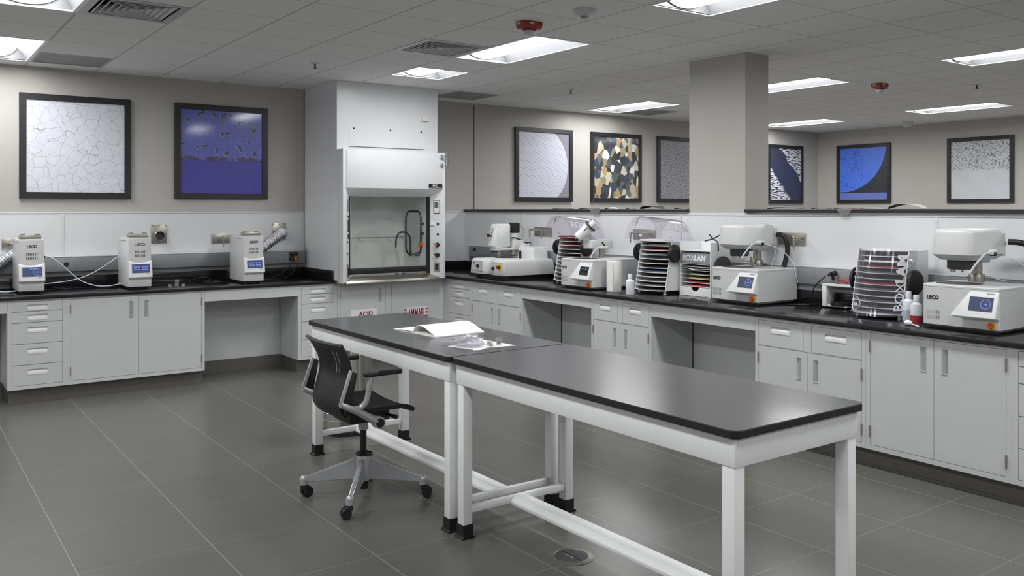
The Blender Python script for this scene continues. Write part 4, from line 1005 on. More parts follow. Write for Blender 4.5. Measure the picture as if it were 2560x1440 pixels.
# the knob-controlled machine with tilted white grinding head
W1, D1 = .505, .59
t = thing('grinding_machine', 'grey grinder with two-knob black panel and tilted white head', 'grinding machine', (5.30, 6.55, PZ), rr)
con, PP, quad, ex, up = polisher_body(t, W1, D1, (.20, .17, .13))
b = B(); quad(b, W1*.70, W1*.94, .27, .80, .0024); kp = obj('control_panel', b, 'disc_black', con, 0)
for u in (.78, .87):
    b = B(); c0 = PP(W1*u, .48, .0024); nrm_ = (PP(0, 0, 1)-PP(0, 0, 0)); cyl(b, c0, c0+nrm_*.018, .013, .011, 18); obj('control_knob', b, 'chrome', con)
b = B(); c0 = PP(W1*.735, .33, .0024); cyl(b, c0, c0+nrm_*.006, .007, n=12); obj('switch', b, 'black', con)
b = B(); cyl(b, (.15, .43, .28), (.15, .43, .37), .03); obj('column', b, 'steel', t)
b = B(); lofted(b, [(.055, .225, .27, .51, .02, .368), (.05, .23, .26, .52, .03, .378), (.05, .23, .26, .52, .03, .445), (.06, .22, .27, .51, .03, .457)]); ar = obj('arm', b, 'machine', t, 40)
b = B(); tube(b, [(.2305, .36, .435), (.234, .385, .40)], .008, 8); obj('clamp_lever', b, 'black', ar)
b = B(); box(b, .228, .25, .36, .43, .372, .392, .005); sphere(b, (.235, .35, .383), .012); fit = obj('water_fitting', b, 'white', t)
b = B(); tube(b, [(.238, .36, .382), (.235, .30, .38), (.23, .255, .345), (.228, .225, .30), (.227, .215, .283)], .006, 8, 6); obj('water_spout', b, 'tubing', t)
ax = V((.55, .43, .62)).normalized()    # axis of the tilted head, from its chuck upwards
base = V((.075, .185, .478))
b = B(); cyl(b, base, base+ax*.085, .047, n=28); cyl(b, base+ax*.085, base+ax*.155, .051, n=28); cyl(b, base+ax*.17, base+ax*.225, .034, n=24); hd = obj('grinding_head', b, 'machine_white', t)
b = B(); cyl(b, base+ax*.155, base+ax*.172, .066, n=30); obj('head_flange', b, 'darkgrey', hd)
b = B(); sd = ax.cross(V((0, 0, 1))).normalized(); fr_ = ax.cross(sd); q = base+ax*.135+(-fr_*.2+sd*.0)
oo = V((.35, -.75, -.1)); oo = (oo-ax*oo.dot(ax)).normalized(); cyl(b, base+ax*.095+oo*.0505, base+ax*.14+oo*.0515, .004, n=8); obj('slot_mark', b, 'black', hd)
b = B()
for k in range(5): q = base+(sd*cos(k*1.256)+fr_*sin(k*1.256))*.035; cyl(b, q, q-ax*.022, .007, n=10)
obj('chuck_pin', b, 'steel', hd)
b = B(); tube(b, [base+ax*.10+oo*-.045, (.15, .33, .44)], .022, 12); obj('head_bracket', b, 'machine', hd)
# white grinder with upright head in the corner
t = thing('grinder', 'white grinder with upright head, nearest the fume hood', 'grinding machine', (5.30, 8.085, PZ), rr)
Wg, Dg = .645, .66
b = B(); lofted(b, [(.04, Wg-.02, .03, Dg-.04, .03, .0), (.04, Wg-.02, .03, Dg-.04, .03, .05)]); obj('plinth', b, 'black', t, 40)
b = B()
def front(r0, z, i_=0):
    x0, x1, y0, y1 = i_, Wg-i_, i_, Dg-i_
    P = []
    for x in [x0+(x1-x0)*k/40 for k in range(41)]:
        u = (x-.29)/.11; P.append((x, y0+.045*math.exp(-u*u*1.6), z))     # front dips in between the two control fields
    return P+[(x1, y1, z), (x0, y1, z)]
loft(b, [front(0, z, i_) for z, i_ in ((.046, .0), (.052, -.004), (.17, .004), (.200, .010), (.211, .02), (.215, .035))])
obj('body', b, 'machine_white', t, 40)
for nm, xa, xb in (('left', .035, .215), ('right', .405, .60)):
    b = B(); box(b, xa, xb, -.0015 if xa < .3 else .003, .02, .075, .185, .001); cp = obj('control_field', b, 'machine', t, 0)
    y_ = -.002 if xa < .3 else .0025
    for c_ in (((xa, xb, .075, .0765), (xa, xb, .1835, .185), (xa, xa+.0015, .075, .185), (xb-.0015, xb, .075, .185))):
        b = B(); box(b, c_[0], c_[1], y_-.0008, y_+.001, c_[2], c_[3]); obj('field_line', b, 'darkgrey', cp, 0)
    b = B(); xk = .145 if xa < .3 else .435; zk = .132 if xa < .3 else .118; cyl(b, (xk, y_, zk), (xk, y_-.02, zk), .020, .017, 18); cyl(b, (xk, y_-.02, zk), (xk, y_-.024, zk), .012, n=14); obj('control_knob', b, 'logo', cp)
b = B(); cyl(b, (.06, -.002, .165), (.06, -.008, .165), .009, n=14); obj('switch', b, 'blue', t)
b = B(); cyl(b, (.555, .003, .138), (.555, -.004, .138), .036, n=28); es = obj('emergency_stop', b, 'yellow', t)
b = B(); cyl(b, (.555, -.004, .138), (.553, -.03, .138), .017); obj('stop_stem', b, 'black', es)
b = B(); cyl(b, (.553, -.03, .138), (.552, -.045, .138), .019, .016, 20); obj('stop_button', b, 'sign_red', es)
b = B(); lathe(b, [(.0005, .2155), (.125, .2155), (.125, .224), (.0005, .224)], (.28, .28, 0), 36); obj('platen', b, 'black', t)
b = B(); lathe(b, [(.15, .2152), (.15, .219), (.13, .2205), (.13, .2152)], (.28, .28, 0), 36, cap=False); obj('platen_rim', b, 'machine_white', t)
for px_, py_ in ((.12, .30), (.205, .43)):
    b = B(); cyl(b, (px_, py_, .215), (px_, py_, .30), .022); cyl(b, (px_, py_, .24), (px_, py_, .27), .034, n=18); cyl(b, (px_-.04, py_-.02, .272), (px_+.04, py_+.01, .275), .008, n=10); obj('head_post', b, 'steel', t)
b = B(); box(b, .08, .22, .20, .56, .296, .318, .004); pa = obj('arm_plate', b, 'machine_white', t)
b = B(); box(b, .10, .225, .43, .565, .318, .405, .005); obj('arm_block', b, 'machine_white', t)
b = B(); prism(b, [(.165, .345), (.215, .318), (.40, .335), (.40, .575), (.385, .59), (.22, .59), (.205, .575)], 'x', .085, .195, .012, 3); hd = obj('head_cover', b, 'machine_white', t, 40)
b = B(); box(b, .0845, .1955, .232, .2335, .34, .57); obj('cover_seam', b, 'midgrey', hd, 0)
b = B(); cyl(b, (.135, .178, .455), (.135, .14, .462), .011, n=12); cyl(b, (.135, .15, .46), (.135, .128, .464), .017, n=14); obj('side_knob', b, 'black', hd)
for z_, y_ in ((.53, .19), (.495, .183)):
    b = B(); box(b, .125, .145, y_-.002, y_+.03, z_-.012, z_+.012, .002); obj('cover_button', b, 'midgrey', hd)
b = B(); cyl(b, (.16, .475, .405), (.16, .475, .485), .045); obj('motor_neck', b, 'machine_white', t)
b = B(); box(b, .115, .205, .43, .52, .485, .60, .004); obj('motor', b, 'disc_black', t)
b = B(); tube(b, [(.195, .40, .43), (.205, .46, .43), (.215, .54, .40), (.225, .60, .372), (.235, .63, .38), (.24, .645, .36)], .007, 8, 6); obj('motor_cable', b, 'black', t)
b = B(); tube(b, [(.20, .52, .56), (.20, .56, .55), (.20, .575, .49), (.20, .56, .43), (.2, .54, .41)], .0035, 8, 6); obj('sensor_cable', b, 'midgrey', t)
b = B(); lofted(b, [(.28, .57, .43, .645, .02, .213), (.285, .565, .435, .645, .025, .325), (.295, .555, .445, .64, .03, .338)]); obj('rear_housing', b, 'machine_white', t, 40)
b = B(); lofted(b, [(.03, .26, .50, .645, .02, .213), (.04, .25, .52, .645, .03, .36)]); obj('rear_housing', b, 'machine_white', t, 40)
b = B(); cyl(b, (.43, .36, .216), (.43, .36, .30), .014, n=14); cyl(b, (.43, .36, .255), (.36, .26, .24), .005, n=8); obj('water_nozzle', b, 'black', t)
b = B(); cyl(b, (.10, .30, .285), (.07, .18, .262), .005, n=8); obj('spray_rod', b, 'logo', t)

# ---------------------------------------------------------------- disc racks with clear covers
ORD = ['top', 'second', 'third', 'fourth', 'fifth', 'sixth', 'seventh', 'eighth', 'ninth', 'tenth', 'eleventh', 'twelfth']
def rack(label, where, loc, cols, opened, W=.38, n=11, H_=.468, D=.33, topdisc=None):
    rz = rr
    t = thing('disc_rack', label, 'rack', loc, rz)
    sl, zb, bul = .085, .033, .085
    for x in (0, W-.008):
        b = B(); prism(b, [(.0, zb), (D, zb), (D, H_), (sl, H_)], 'x', x, x+.008, .0015, 1); obj('side_panel', b, 'panel_white', t, 0)
    b = B(); box(b, .008, W-.008, D-.006, D, zb, H_, 0); obj('back_panel', b, 'panel_white', t, 0)
    zs = [zb+(H_-.0055-zb)*k/n for k in range(n+1)]
    mroot = M.Translation(loc) @ M.Rotation(rz, 4, 'Z')
    for k, z in enumerate(zs):
        yf = sl*(z-zb)/(H_-zb); q = bul if k in (0, n) else bul*.8
        b = B(); P = [(-.008 if k < n else .0, yf+.016), (-.008 if k < n else 0, yf+.002)]+[(W*i/16, yf-q*(1-(2*i/16-1)**2)) for i in range(17)]+[(W, yf+.02), (W-.008, yf+.025), (W-.008, D-.006), (.008, D-.006), (.008, yf+.025)]
        prism(b, P, 'z', z, z+.0045); obj('shelf', b, 'panel_white', t, 0)
        if k < n:
            col = cols[k % len(cols)]
            if col:
                r_ = .15+.006*((k*7) % 4); h_ = .006+.003*((k*5) % 3); b = B(); lathe(b, [(.0005, 0), (r_, 0), (r_, h_), (.0005, h_)], (0, 0, 0), 36)
                d = tag(obj('abrasive_disc', b, col, None), '%s disc on the %s shelf from the top of %s' % ({'disc_black': 'black', 'disc_grey': 'grey', 'disc_red': 'red', 'disc_olive': 'olive grey', 'green_sheet': 'dark green', 'disc_blue': 'blue', 'disc_white': 'white'}[col], ORD[n-1-k], where), 'disc', 'discs on the rack shelves')
                d.location = mroot @ V((W/2, yf-q+r_+.004+.006*((k*3) % 3), z+.005)); d.rotation_euler = (0, 0, rz)
    if topdisc:
        r_ = .15; b = B(); lathe(b, [(.0005, 0), (r_, 0), (r_, .011), (.0005, .012)], (0, 0, 0), 40)
        d = tag(obj('abrasive_disc', b, topdisc[0], None), topdisc[1], 'disc', 'discs on the rack shelves'); d.location = mroot @ V((W/2-.045, sl-bul+r_-.02, H_+.0005)); d.rotation_euler = (0, 0, rz)
    for x in (.035, W-.035):
        for y in (.03, D-.04):
            b = B(); cyl(b, (x, y, 0), (x, y, zb), .014, n=12); obj('foot', b, 'panel_white', t)
    py, pz, pr2 = (.09, .362, .08) if opened else (.115, .252, .085)
    for s in (-1, 1):
        xx = 0 if s < 0 else W
        b = B(); lathe(b, [(.0005, 0), (pr2, 0), (pr2, .016), (pr2-.012, .028), (.0005, .03)], (0, 0, 0), 32, 'x')
        if s < 0: bmesh.ops.transform(b, matrix=M.Scale(-1, 4, (1, 0, 0)), verts=b.verts); bmesh.ops.reverse_faces(b, faces=b.faces)
        bmesh.ops.translate(b, verts=b.verts, vec=(xx+s*.018, py, pz)); obj('pivot_disc', b, 'black', t)
        b = B(); cyl(b, (xx, py, pz), (xx+s*.019, py, pz), .02, n=14); obj('pivot_pin', b, 'panel_white', t)
        b = B(); cyl(b, (xx, py-.01, pz+.15), (xx+s*.014, py-.01, pz+.15), .013, n=14); obj('stop_pin', b, 'panel_white', t)
    a_ = W/2+.013
    def cv(u, v, o=0):                      # u round the bulge from left to right, v from its lower to its upper end
        an = pi*u; x = W/2-(a_+o)*cos(an)
        if opened: return V((x, -.11+.45*v, .492-.035*v+(.198+o)*sin(an)))
        z = .022+(H_-.012)*v; yf = sl*(z-zb)/(H_-zb); return V((x, yf+.085-(.20+o)*sin(an), z))
    b = B(); grid_surf(b, lambda u, v: cv(u, v), 32, 3, .0025)
    bmesh.ops.recalc_face_normals(b, faces=b.faces); c_ = obj('clear_cover', b, 'acrylic', t, 40)
    for u in (0, 1):
        e0, e1 = cv(u, .2 if opened else .04), cv(u, .8 if opened else .97); x = e0.x; x += .0015 if u == 0 else -.0015
        b = B(); prism(b, [(e0.y, e0.z), (e1.y, e1.z), (py+.02, pz+.01), (py-.02, pz-.01)], 'x', x-.0012, x+.0012); obj('cover_arm', b, 'acrylic', c_, 0)
    b = B()
    def on(u, v, o=.0012): return cv(u, v, o)
    def strip(s, u, v, size, bold, shear=0):
        e = (on(u, v+.05)-on(u, v)).normalized(); l_ = (on(u-.02, v)-on(u+.02, v)).normalized(); text(b, s, on(u, v), e, l_, size, bold, shear)
    uu = .86
    strip('BOX', uu, .08, .095, -.002); strip('LAM', uu, .50, .10, .055)
    e0 = on(uu-.0, .01); 
    def flat(s, u, v, size, bold=.02, shear=.2):
        e = (on(u+.03, v)-on(u, v)).normalized(); l_ = (on(u, v+.05)-on(u, v)).normalized(); text(b, s, on(u, v, .002), e, l_, size, bold, shear)
    flat('LAM', .20, .185, .030); flat('PLAN', .26, .13, .030)
    for a0, a1 in ((-10, 80), (190, 340)):
        tube(b, [on(.30+.10*cos(R(a0+(a1-a0)*k/12)), .165+.10*sin(R(a0+(a1-a0)*k/12))) for k in range(13)], .0016, 5)
    obj('cover_lettering', b, 'machine' if opened else 'letter_white', c_, 0)
    return t
rack('open white disc rack with raised clear cover beside the paper towels', 'the middle rack', (5.55, 5.755, PZ), ['disc_grey', 'disc_grey', None, 'disc_grey', 'disc_blue', 'disc_black', 'green_sheet', None, 'disc_grey', 'disc_red', 'disc_olive'], True, topdisc=('disc_white', 'pale disc lying on top of the middle rack'))
rack('open white disc rack half hidden behind the two-knob grinder', 'the rack behind the grinder', (5.60, 6.995, PZ), ['disc_grey', 'disc_black', 'disc_grey', None, 'disc_black', 'disc_olive', 'disc_grey', 'disc_black', None, 'disc_red', None], True, topdisc=('disc_red', 'red disc lying on top of the rack behind the grinder'))
rack('white disc rack with its clear cover closed, between the two screen polishers', 'the rightmost rack', (5.585, 3.60, PZ), [None, 'disc_black', 'disc_grey', 'disc_black', 'disc_grey', 'disc_red', 'disc_black', 'disc_grey', 'disc_red', 'disc_white', None], False)
# white sheet box
t = thing('sheet_box', 'white box of coloured sheets with grey lettered band', 'box', (5.69, 5.338, PZ), R(-91))
W, H_, D = .362, .468, .265
for x in (0, W-.01):
    b = B(); box(b, x, x+.01, .0, D, .0, H_, .0015); obj('side_panel', b, 'panel_white', t, 0)
b = B(); box(b, .01, W-.01, D-.01, D, 0, H_); obj('back_panel', b, 'panel_white', t, 0)
b = B(); box(b, .01, W-.01, .004, D-.01, .39, .396); obj('top_tray', b, 'panel_white', t, 0)
b = B(); box(b, .01, W-.01, .0, .006, .285, .372, .001); bd = obj('front_band', b, 'midgrey', t, 0)
b = B(); text(b, 'BOX', (.034, -.0006, .308), (1, 0, 0), (0, 0, 1), .066, 0, .12); text(b, 'LAM', (.172, -.0006, .308), (1, 0, 0), (0, 0, 1), .066, .055, .12); obj('lettering', b, 'letter_white', bd, 0)
b = B(); P = [(.01, .002), (W-.01, .002), (W-.01, .078)]+[(W/2+.045*cos(R(a)), .078+.035*sin(R(a))) for a in range(0, -181, -15)]+[(.01, .078)]; prism(b, P, 'y', .0, .006); obj('front_lip', b, 'panel_white', t, 0)
zz = [.082, .115, .15, .185, .22, .252, .275]
for k, z in enumerate(zz):
    b = B(); box(b, .01, W-.01, .004, D-.01, z, z+.003); obj('shelf', b, 'panel_white', t, 0)
m_ = M.Translation((5.69, 5.338, PZ)) @ M.Rotation(R(-91), 4, 'Z')
for z, colr, nm in ((.085, 'disc_salmon', 'orange red'), (.118, 'disc_red', 'dark red'), (.153, 'disc_yellow', 'yellow'), (.188, 'disc_olive', 'olive'), (.223, 'disc_white', 'crumpled white'), (.255, 'disc_black', 'black')):
    b = B(); h = .012 if nm != 'crumpled white' else 0
    if h:
        q = [(W*.5+.16*cos(2*pi*k/32), .13+.12*sin(2*pi*k/32)) for k in range(32)]; prism(b, q, 'z', z+.0005, z+.010)
    else: grid_surf(b, lambda u, v: (.03+.315*u, -.004+.22*v, z+.010+.006*sin(9*u)*cos(3*v)+.006*(2*u-1)**2), 14, 5, .003)
    o = tag(obj('abrasive_sheet', b, colr, None), '%s sheet lying in the white lettered box' % nm, 'sheet', 'sheets in the white box'); o.location = (5.69, 5.338, PZ); o.rotation_euler = (0, 0, R(-91))
b = B(); cyl(b, (W+.0, .14, .235), (W+.012, .14, .235), .115, n=40); obj('side_disc', b, 'disc_grey', t)
b = B(); cyl(b, (W+.012, .02, .22), (W+.016, .02, .22), .008, n=12); obj('disc_pin', b, 'black', t)
b = B()
o_ = m_ @ V((W*.82, .10, .3975))
for dz_ in (0,): tube(b, [o_+V((-.02, .075, .08)), o_+V((.0, .0, .10)), o_+V((.03, -.055, .135))], .006, 8); tube(b, [o_+V((.02, .06, .135)), o_+V((0, 0, .10)), o_+V((-.02, -.07, .075)), o_+V((-.02, -.075, .001))], .006, 8)
tag(obj('tongs', b, 'logo', None), 'dark crossed tongs standing on top of the white sheet box', 'tongs')
wire('power_cord', 'short white cord bending under the sheet box corner', 'cord', [(5.70, 5.03, 1.02), (5.69, 5.06, .985), (5.685, 5.05, .95), (5.69, 5.0, .939), (5.72, 4.95, .938)], .004, 'tubing')

# ---------------------------------------------------------------- small things on the right bench
t = thing('paper_towel_roll', 'upright white paper towel roll beside the two-knob grinder', 'paper towels', (5.43, 5.90, PZ))
b = B(); lathe(b, [(.02, 0), (.066, 0), (.068, .004), (.068, .276), (.066, .28), (.02, .28), (.02, .0)], n=40, cap=False); obj('roll', b, 'towel', t, 50)
b = B(); grid_surf(b, lambda u, v: ((.069+.007*u)*cos(R(150+70*u)), (.069+.007*u)*sin(R(150+70*u)), .004+.272*v), 10, 2, .001); obj('loose_sheet', b, 'towel', t, 50)
def bottle(name, label, loc, r, h, m, cap='panel_white', fill=None):
    t = thing(name, label, 'bottle', loc)
    b = B(); lathe(b, [(.0005, 0), (r*.94, 0), (r, .006), (r, h*.62), (r*.93, h*.68), (r*.5, h*.74), (r*.42, h*.76), (r*.42, h*.80), (.0005, h*.80)]); obj('bottle_body', b, m, t, 40)
    b = B(); lathe(b, [(.0005, h*.79), (r*.5, h*.79), (r*.5, h*.97), (r*.44, h), (.0005, h)]); obj('bottle_cap', b, cap, t, 40)
    if fill: b = B(); lathe(b, [(.0005, .004), (r*1.012, .004), (r*1.012, h*fill[1]), (.0005, h*fill[1])]); obj('liquid', b, fill[0], t, 40)
    return t
bottle('plastic_bottle', 'white plastic bottle in front of the middle rack', (5.345, 5.60, PZ), .039, .182, 'bottle')
bottle('plastic_bottle', 'translucent bottle half full of pale liquid beside the rightmost rack', (5.60, 3.185, PZ), .038, .20, 'bottle', fill=('midgrey_liquid', .38))
bottle('plastic_bottle', 'translucent bottle with red contents against the rightmost polisher', (5.50, 3.075, PZ), .036, .19, 'bottle', fill=('disc_red', .30))
b = B(); sphere(b, (5.385, 3.065, PZ+.018), .026, 1, 1, .7, 14); cyl(b, (5.39, 3.05, PZ+.012), (5.345, 2.97, PZ+.006), .004, n=8); tag(obj('swab', b, 'panel_white', None), 'small white ball swab lying in front of the red bottle', 'swab')
t = thing('mixer_stand', 'small white framed fixture with red handle left of the rightmost rack', 'fixture', (5.895, 4.03, PZ), rr)
b = B(); box(b, .0, .20, -.02, .07, .008, .020, .003); obj('base', b, 'panel_white', t)
b = B(); box(b, .0, .038, -.03, .06, .008, .165, .003); obj('upright', b, 'panel_white', t)
b = B(); box(b, .0, .24, -.03, .06, .165, .182, .003); obj('top_plate', b, 'panel_white', t)
b = B(); lathe(b, [(.0005, .02), (.075, .02), (.075, .045), (.0005, .05)], (.13, .02, 0)); obj('turntable', b, 'black', t)
b = B(); cyl(b, (.11, .0, .182), (.11, .0, .235), .013); cyl(b, (.11, .0, .235), (.11, .0, .245), .02, n=8); obj('clamp', b, 'steel', t)
b = B(); tube(b, [(.12, .0, .22), (.16, .0, .21), (.20, .0, .198)], lambda u: .008+.004*u, 10); obj('handle', b, 'red', t)
for x in (.02, .18):
    b = B(); cyl(b, (x, .0, 0), (x, .0, .009), .01, n=12); obj('foot', b, 'black', t)
t = thing('plug', 'black round plug in the raceway socket left of the rightmost rack', 'plug', (PX-.059, 3.99, 1.185))
b = B(); cyl(b, (0, 0, 0), (-.045, .0, 0), .026, .018, 18); cyl(b, (-.045, 0, 0), (-.065, .02, -.01), .011, n=12); obj('plug_body', b, 'cord', t)
wire('power_cord', 'black cord from the raceway plug down to the bench behind the rack', 'cord', [(5.885, 4.01, 1.172), (5.865, 4.05, 1.13), (5.86, 4.10, 1.07), (5.87, 4.11, 1.0), (5.88, 4.12, .945), (5.84, 4.16, .9375), (5.80, 4.22, .9375), (5.76, 4.26, .9375), (5.82, 4.25, .9375), (5.9, 4.2, .9375), (5.95, 4.10, .9375)], .005, 'cord')
wire('power_cord', 'black cord lying in the shade between polisher and white fixture', 'cord', [(5.98, 4.27, .9375), (5.90, 4.22, .9375), (5.86, 4.13, .945), (5.88, 4.06, .95), (5.93, 4.05, .9375), (5.97, 4.07, .9375)], .004, 'cord')
wire('power_cord', 'black cord running down behind the white grinder near the hood', 'cord', [(5.93, 7.16, 1.16), (5.91, 7.12, 1.10), (5.89, 7.16, 1.02), (5.87, 7.22, .96), (5.86, 7.27, .9375)], .006, 'cord')

# ---------------------------------------------------------------- discs lying along the partition cap
ct = 1.6865
def capdisc(label, y, r, h, m, x=6.09, arch='y'):
    b = B(); n = 24
    c0 = b.verts.new((0, 0, h)); rings = []
    for q in (.35, .7, 1.0):
        rings.append([b.verts.new((r*.55*q*cos(2*pi*k/n), r*q*sin(2*pi*k/n), h*(1-(q*sin(2*pi*k/n))**2)+.0002)) for k in range(n)])
    for k in range(n): b.faces.new((c0, rings[0][k], rings[0][(k+1) % n]))
    for a, c in zip(rings[:-1], rings[1:]):
        for k in range(n): b.faces.new((a[k], c[k], c[(k+1) % n], a[(k+1) % n]))
    ex_ = bmesh.ops.extrude_face_region(b, geom=list(b.faces)); vs = [v for v in ex_['geom'] if isinstance(v, bmesh.types.BMVert)]
    bmesh.ops.translate(b, verts=vs, vec=(0, 0, .0025)); bmesh.ops.recalc_face_normals(b, faces=b.faces)
    o = tag(obj('loose_disc', b, m, None, 50), label, 'disc', 'discs lying on the partition cap'); o.location = (x, y, ct); return o
capdisc('flat black disc on the cap, nearest the corner', 7.45, .16, .004, 'disc_black')
capdisc('black disc on the cap above the grinder with tilted head', 7.0, .15, .006, 'disc_black')
capdisc('white curled disc on the cap left of the pillar', 6.66, .085, .016, 'disc_white')
capdisc('small blue disc on the cap between the white and black curled ones', 6.37, .06, .010, 'disc_blue')
capdisc('strongly curled black disc on the cap left of the pillar', 6.07, .15, .026, 'disc_black')
capdisc('red disc on the cap touching the pillar', 5.66, .11, .009, 'disc_red')
capdisc('black disc on the cap just right of the pillar', 4.53, .17, .011, 'disc_black')
capdisc('thin black disc on the cap above the mixing fixture', 4.19, .09, .006, 'disc_black')
capdisc('red disc on the cap right of the pillar', 3.98, .10, .005, 'disc_red')
capdisc('flat white disc on the cap left of the big pale curled one', 3.76, .10, .007, 'disc_white')
capdisc('big pale curled disc on the cap above the rightmost rack', 3.475, .145, .036, 'disc_olive_pale')
def film(label, y, w_, h):
    b = B(); grid_surf(b, lambda u, v: (PX-.034-.01*v*(1-v), y+(u-.5)*w_*math.sqrt(max(0.02, 1-v*.98)), 1.684-.0-(.03+h)*v), 10, 6, .001)
    tag(obj('film_disc', b, 'droop', None, 50), label, 'film')
film('grey translucent film drooping over the cap above the tilted grinding head', 6.80, .17, .028)
film('grey translucent film drooping over the cap above the rightmost rack', 3.925, .13, .024)
# ---------------------------------------------------------------- the two lab tables
def table():
    t = thing('lab_table', '', 'table', (0, 0, 0), 0, 'white lab tables end to end')
    W, L, H_ = .78, 1.845, .92
    def rr(x0, x1, y0, y1, r, n=6):
        P = []
        for c_, a in (((x1-r, y1-r), 0), ((x0+r, y1-r), 90), ((x0+r, y0+r), 180), ((x1-r, y0+r), 270)):
            for k in range(n+1): an = R(a+90*k/n); P.append((c_[0]+r*cos(an), c_[1]+r*sin(an)))
        return P
    b = B(); prism(b, rr(0, W, 0, L, .035), 'z', H_-.0295, H_-.0015, .0015, 1); obj('edge_band', b, 'edge', t)
    b = B(); prism(b, rr(.0006, W-.0006, .0006, L-.0006, .035), 'z', H_-.0015, H_); obj('tabletop', b, 'laminate', t)
    b = B(); i = .022
    box(b, i, i+.02, i, L-i, .785, .8903, .003); box(b, W-i-.02, W-i, i, L-i, .785, .8903, .003); box(b, i+.02, W-i-.02, i, i+.02, .785, .8903, .001); box(b, i+.02, W-i-.02, L-i-.02, L-i, .785, .8903, .001)
    obj('apron', b, 'table_white', t)
    lw = .056
    for x in (i+.004, W-i-.004-lw):
        for y in (i+.004, L-i-.004-lw):
            b = B(); box(b, x, x+lw, y, y+lw, .06, .83, .003); lg = obj('leg', b, 'table_white', t)
            b = B(); prism(b, [(-.012, .0), (lw+.012, .0), (lw+.012, .006), (lw+.003, .012), (lw+.003, .07), (-.003, .07), (-.003, .012), (-.012, .006)], 'x', -.003, lw+.003); prism(b, [(-.012, .0), (lw+.012, .0), (lw+.012, .006), (lw+.003, .013), (-.003, .013), (-.012, .006)], 'y', -.012, lw+.012)
            bmesh.ops.translate(b, verts=b.verts, vec=(x, y, 0)); obj('boot', b, 'rubber', lg, 30)
    for y in (i+.02, L-i-.02-.03):
        b = B(); box(b, i+.004+lw, W-i-.004-lw, y, y+.03, .122, .158, .003); obj('cross_bar', b, 'table_white', t)
    b = B(); c = W/2
    prism(b, [(c-.062, .118), (c-.062, .138), (c-.035, .160), (c+.035, .160), (c+.062, .138), (c+.062, .118)], 'y', i+.052, L-i-.052, .004); obj('stretcher', b, 'table_white', t)
    return t
ta = table(); ta.location = (2.372, 1.968, 0); ta['label'] = 'nearer white lab table, only bare black top, floor outlet beside it'
dup(ta, (2.366, 3.826, 0), 0, 'farther white lab table, open notebook and samples on its black top')
TZ = .92
# open notebook: left half flat, right half with an arched sheaf of pages
t = thing('notebook', 'open white notebook on the far table', 'notebook', (2.83, 4.70, TZ), R(3))
b = B(); box(b, -.185, .185, -.25, .23, .0005, .003); obj('cover', b, 'paper', t, 0)
# page blocks: local x runs across the pages' height, y along the spread
b = B()
def f1(u, v): return (-.18+.36*u, .008+.215*v, .004+.012*(1-v)*.6+.010*math.sin(pi*min(1, v*1.1))*.3)
grid_surf(b, f1, 6, 10, .003); obj('page_block', b, 'paper', t, 60)
b = B()
def f2(u, v): return (-.18+.36*u, .004-.25*v, .004+.050*math.sin(pi*min(1, v*1.0)**.62)*(1-.25*v)+.004*(1-v))
grid_surf(b, f2, 6, 18, .002); obj('page_sheaf', b, 'paper', t, 60)
b = B(); box(b, -.178, .178, -.235, -.01, .0032, .010); obj('page_block', b, 'foil_paper', t, 0)
# paper sheet with samples
t = thing('paper_sheet', 'white sheet of paper under the samples on the far table', 'paper', (0, 0, TZ))
b = B(); P = [(2.545, 4.125), (2.60, 3.93), (2.655, 3.93), (2.70, 3.955), (2.875, 3.925), (2.845, 4.20), (2.71, 4.175)]
prism(b, P, 'z', .0005, .002); obj('sheet', b, 'paper', t, 0)
b = B(); prism(b, [(2.575, 3.91), (2.62, 3.895), (2.665, 3.945), (2.61, 3.965)], 'z', .0022, .005); obj('folded_corner', b, 'paper', t, 0)
b = B(); t_ = bmesh.new(); bmesh.ops.create_icosphere(t_, subdivisions=4, radius=1)
rnd = random.Random(2)
from mathutils import noise as mn
for v_ in t_.verts:
    n_ = mn.noise(v_.co*3.1)*.30+abs(mn.noise(v_.co*7))*.25; v_.co *= 1+n_
    v_.co = (v_.co.x*.075, v_.co.y*.085, max(.002, v_.co.z*.034+.024))
merge(b, t_, M.Translation((2.645, 4.06, TZ+.002)))
tube(b, [(2.61, 4.12, TZ+.02), (2.58, 4.17, TZ+.016), (2.56, 4.22, TZ+.012)], lambda u: .018-.012*u, 8)
tag(obj('plastic_bag', b, 'plastic_bag', None, 30), 'crumpled clear plastic bag lying on the white sheet', 'bag')
def mount(label, x, y, z, r, h, core):
    t = thing('sample_mount', label, 'sample', (x, y, TZ+.0022+z), 0, 'clear sample mounts on the white sheet')
    b = B(); lathe(b, [(.0005, 0), (r, 0), (r, h), (.0005, h)]); obj('resin', b, 'mount', t)
    b = B(); box(b, -r*.5, r*.5, -r*.35, r*.35, h*.12, h*.55, .001); obj('sample', b, core, t)
mount('clear round mount standing at the back left of the sheet', 2.772, 4.045, 0, .016, .026, 'disc_olive')
mount('taller clear round mount at the right of the sheet', 2.80, 3.99, 0, .018, .042, 'darkgrey')
mount('small clear mount with a red core in front of the other two', 2.745, 3.985, 0, .014, .018, 'red')

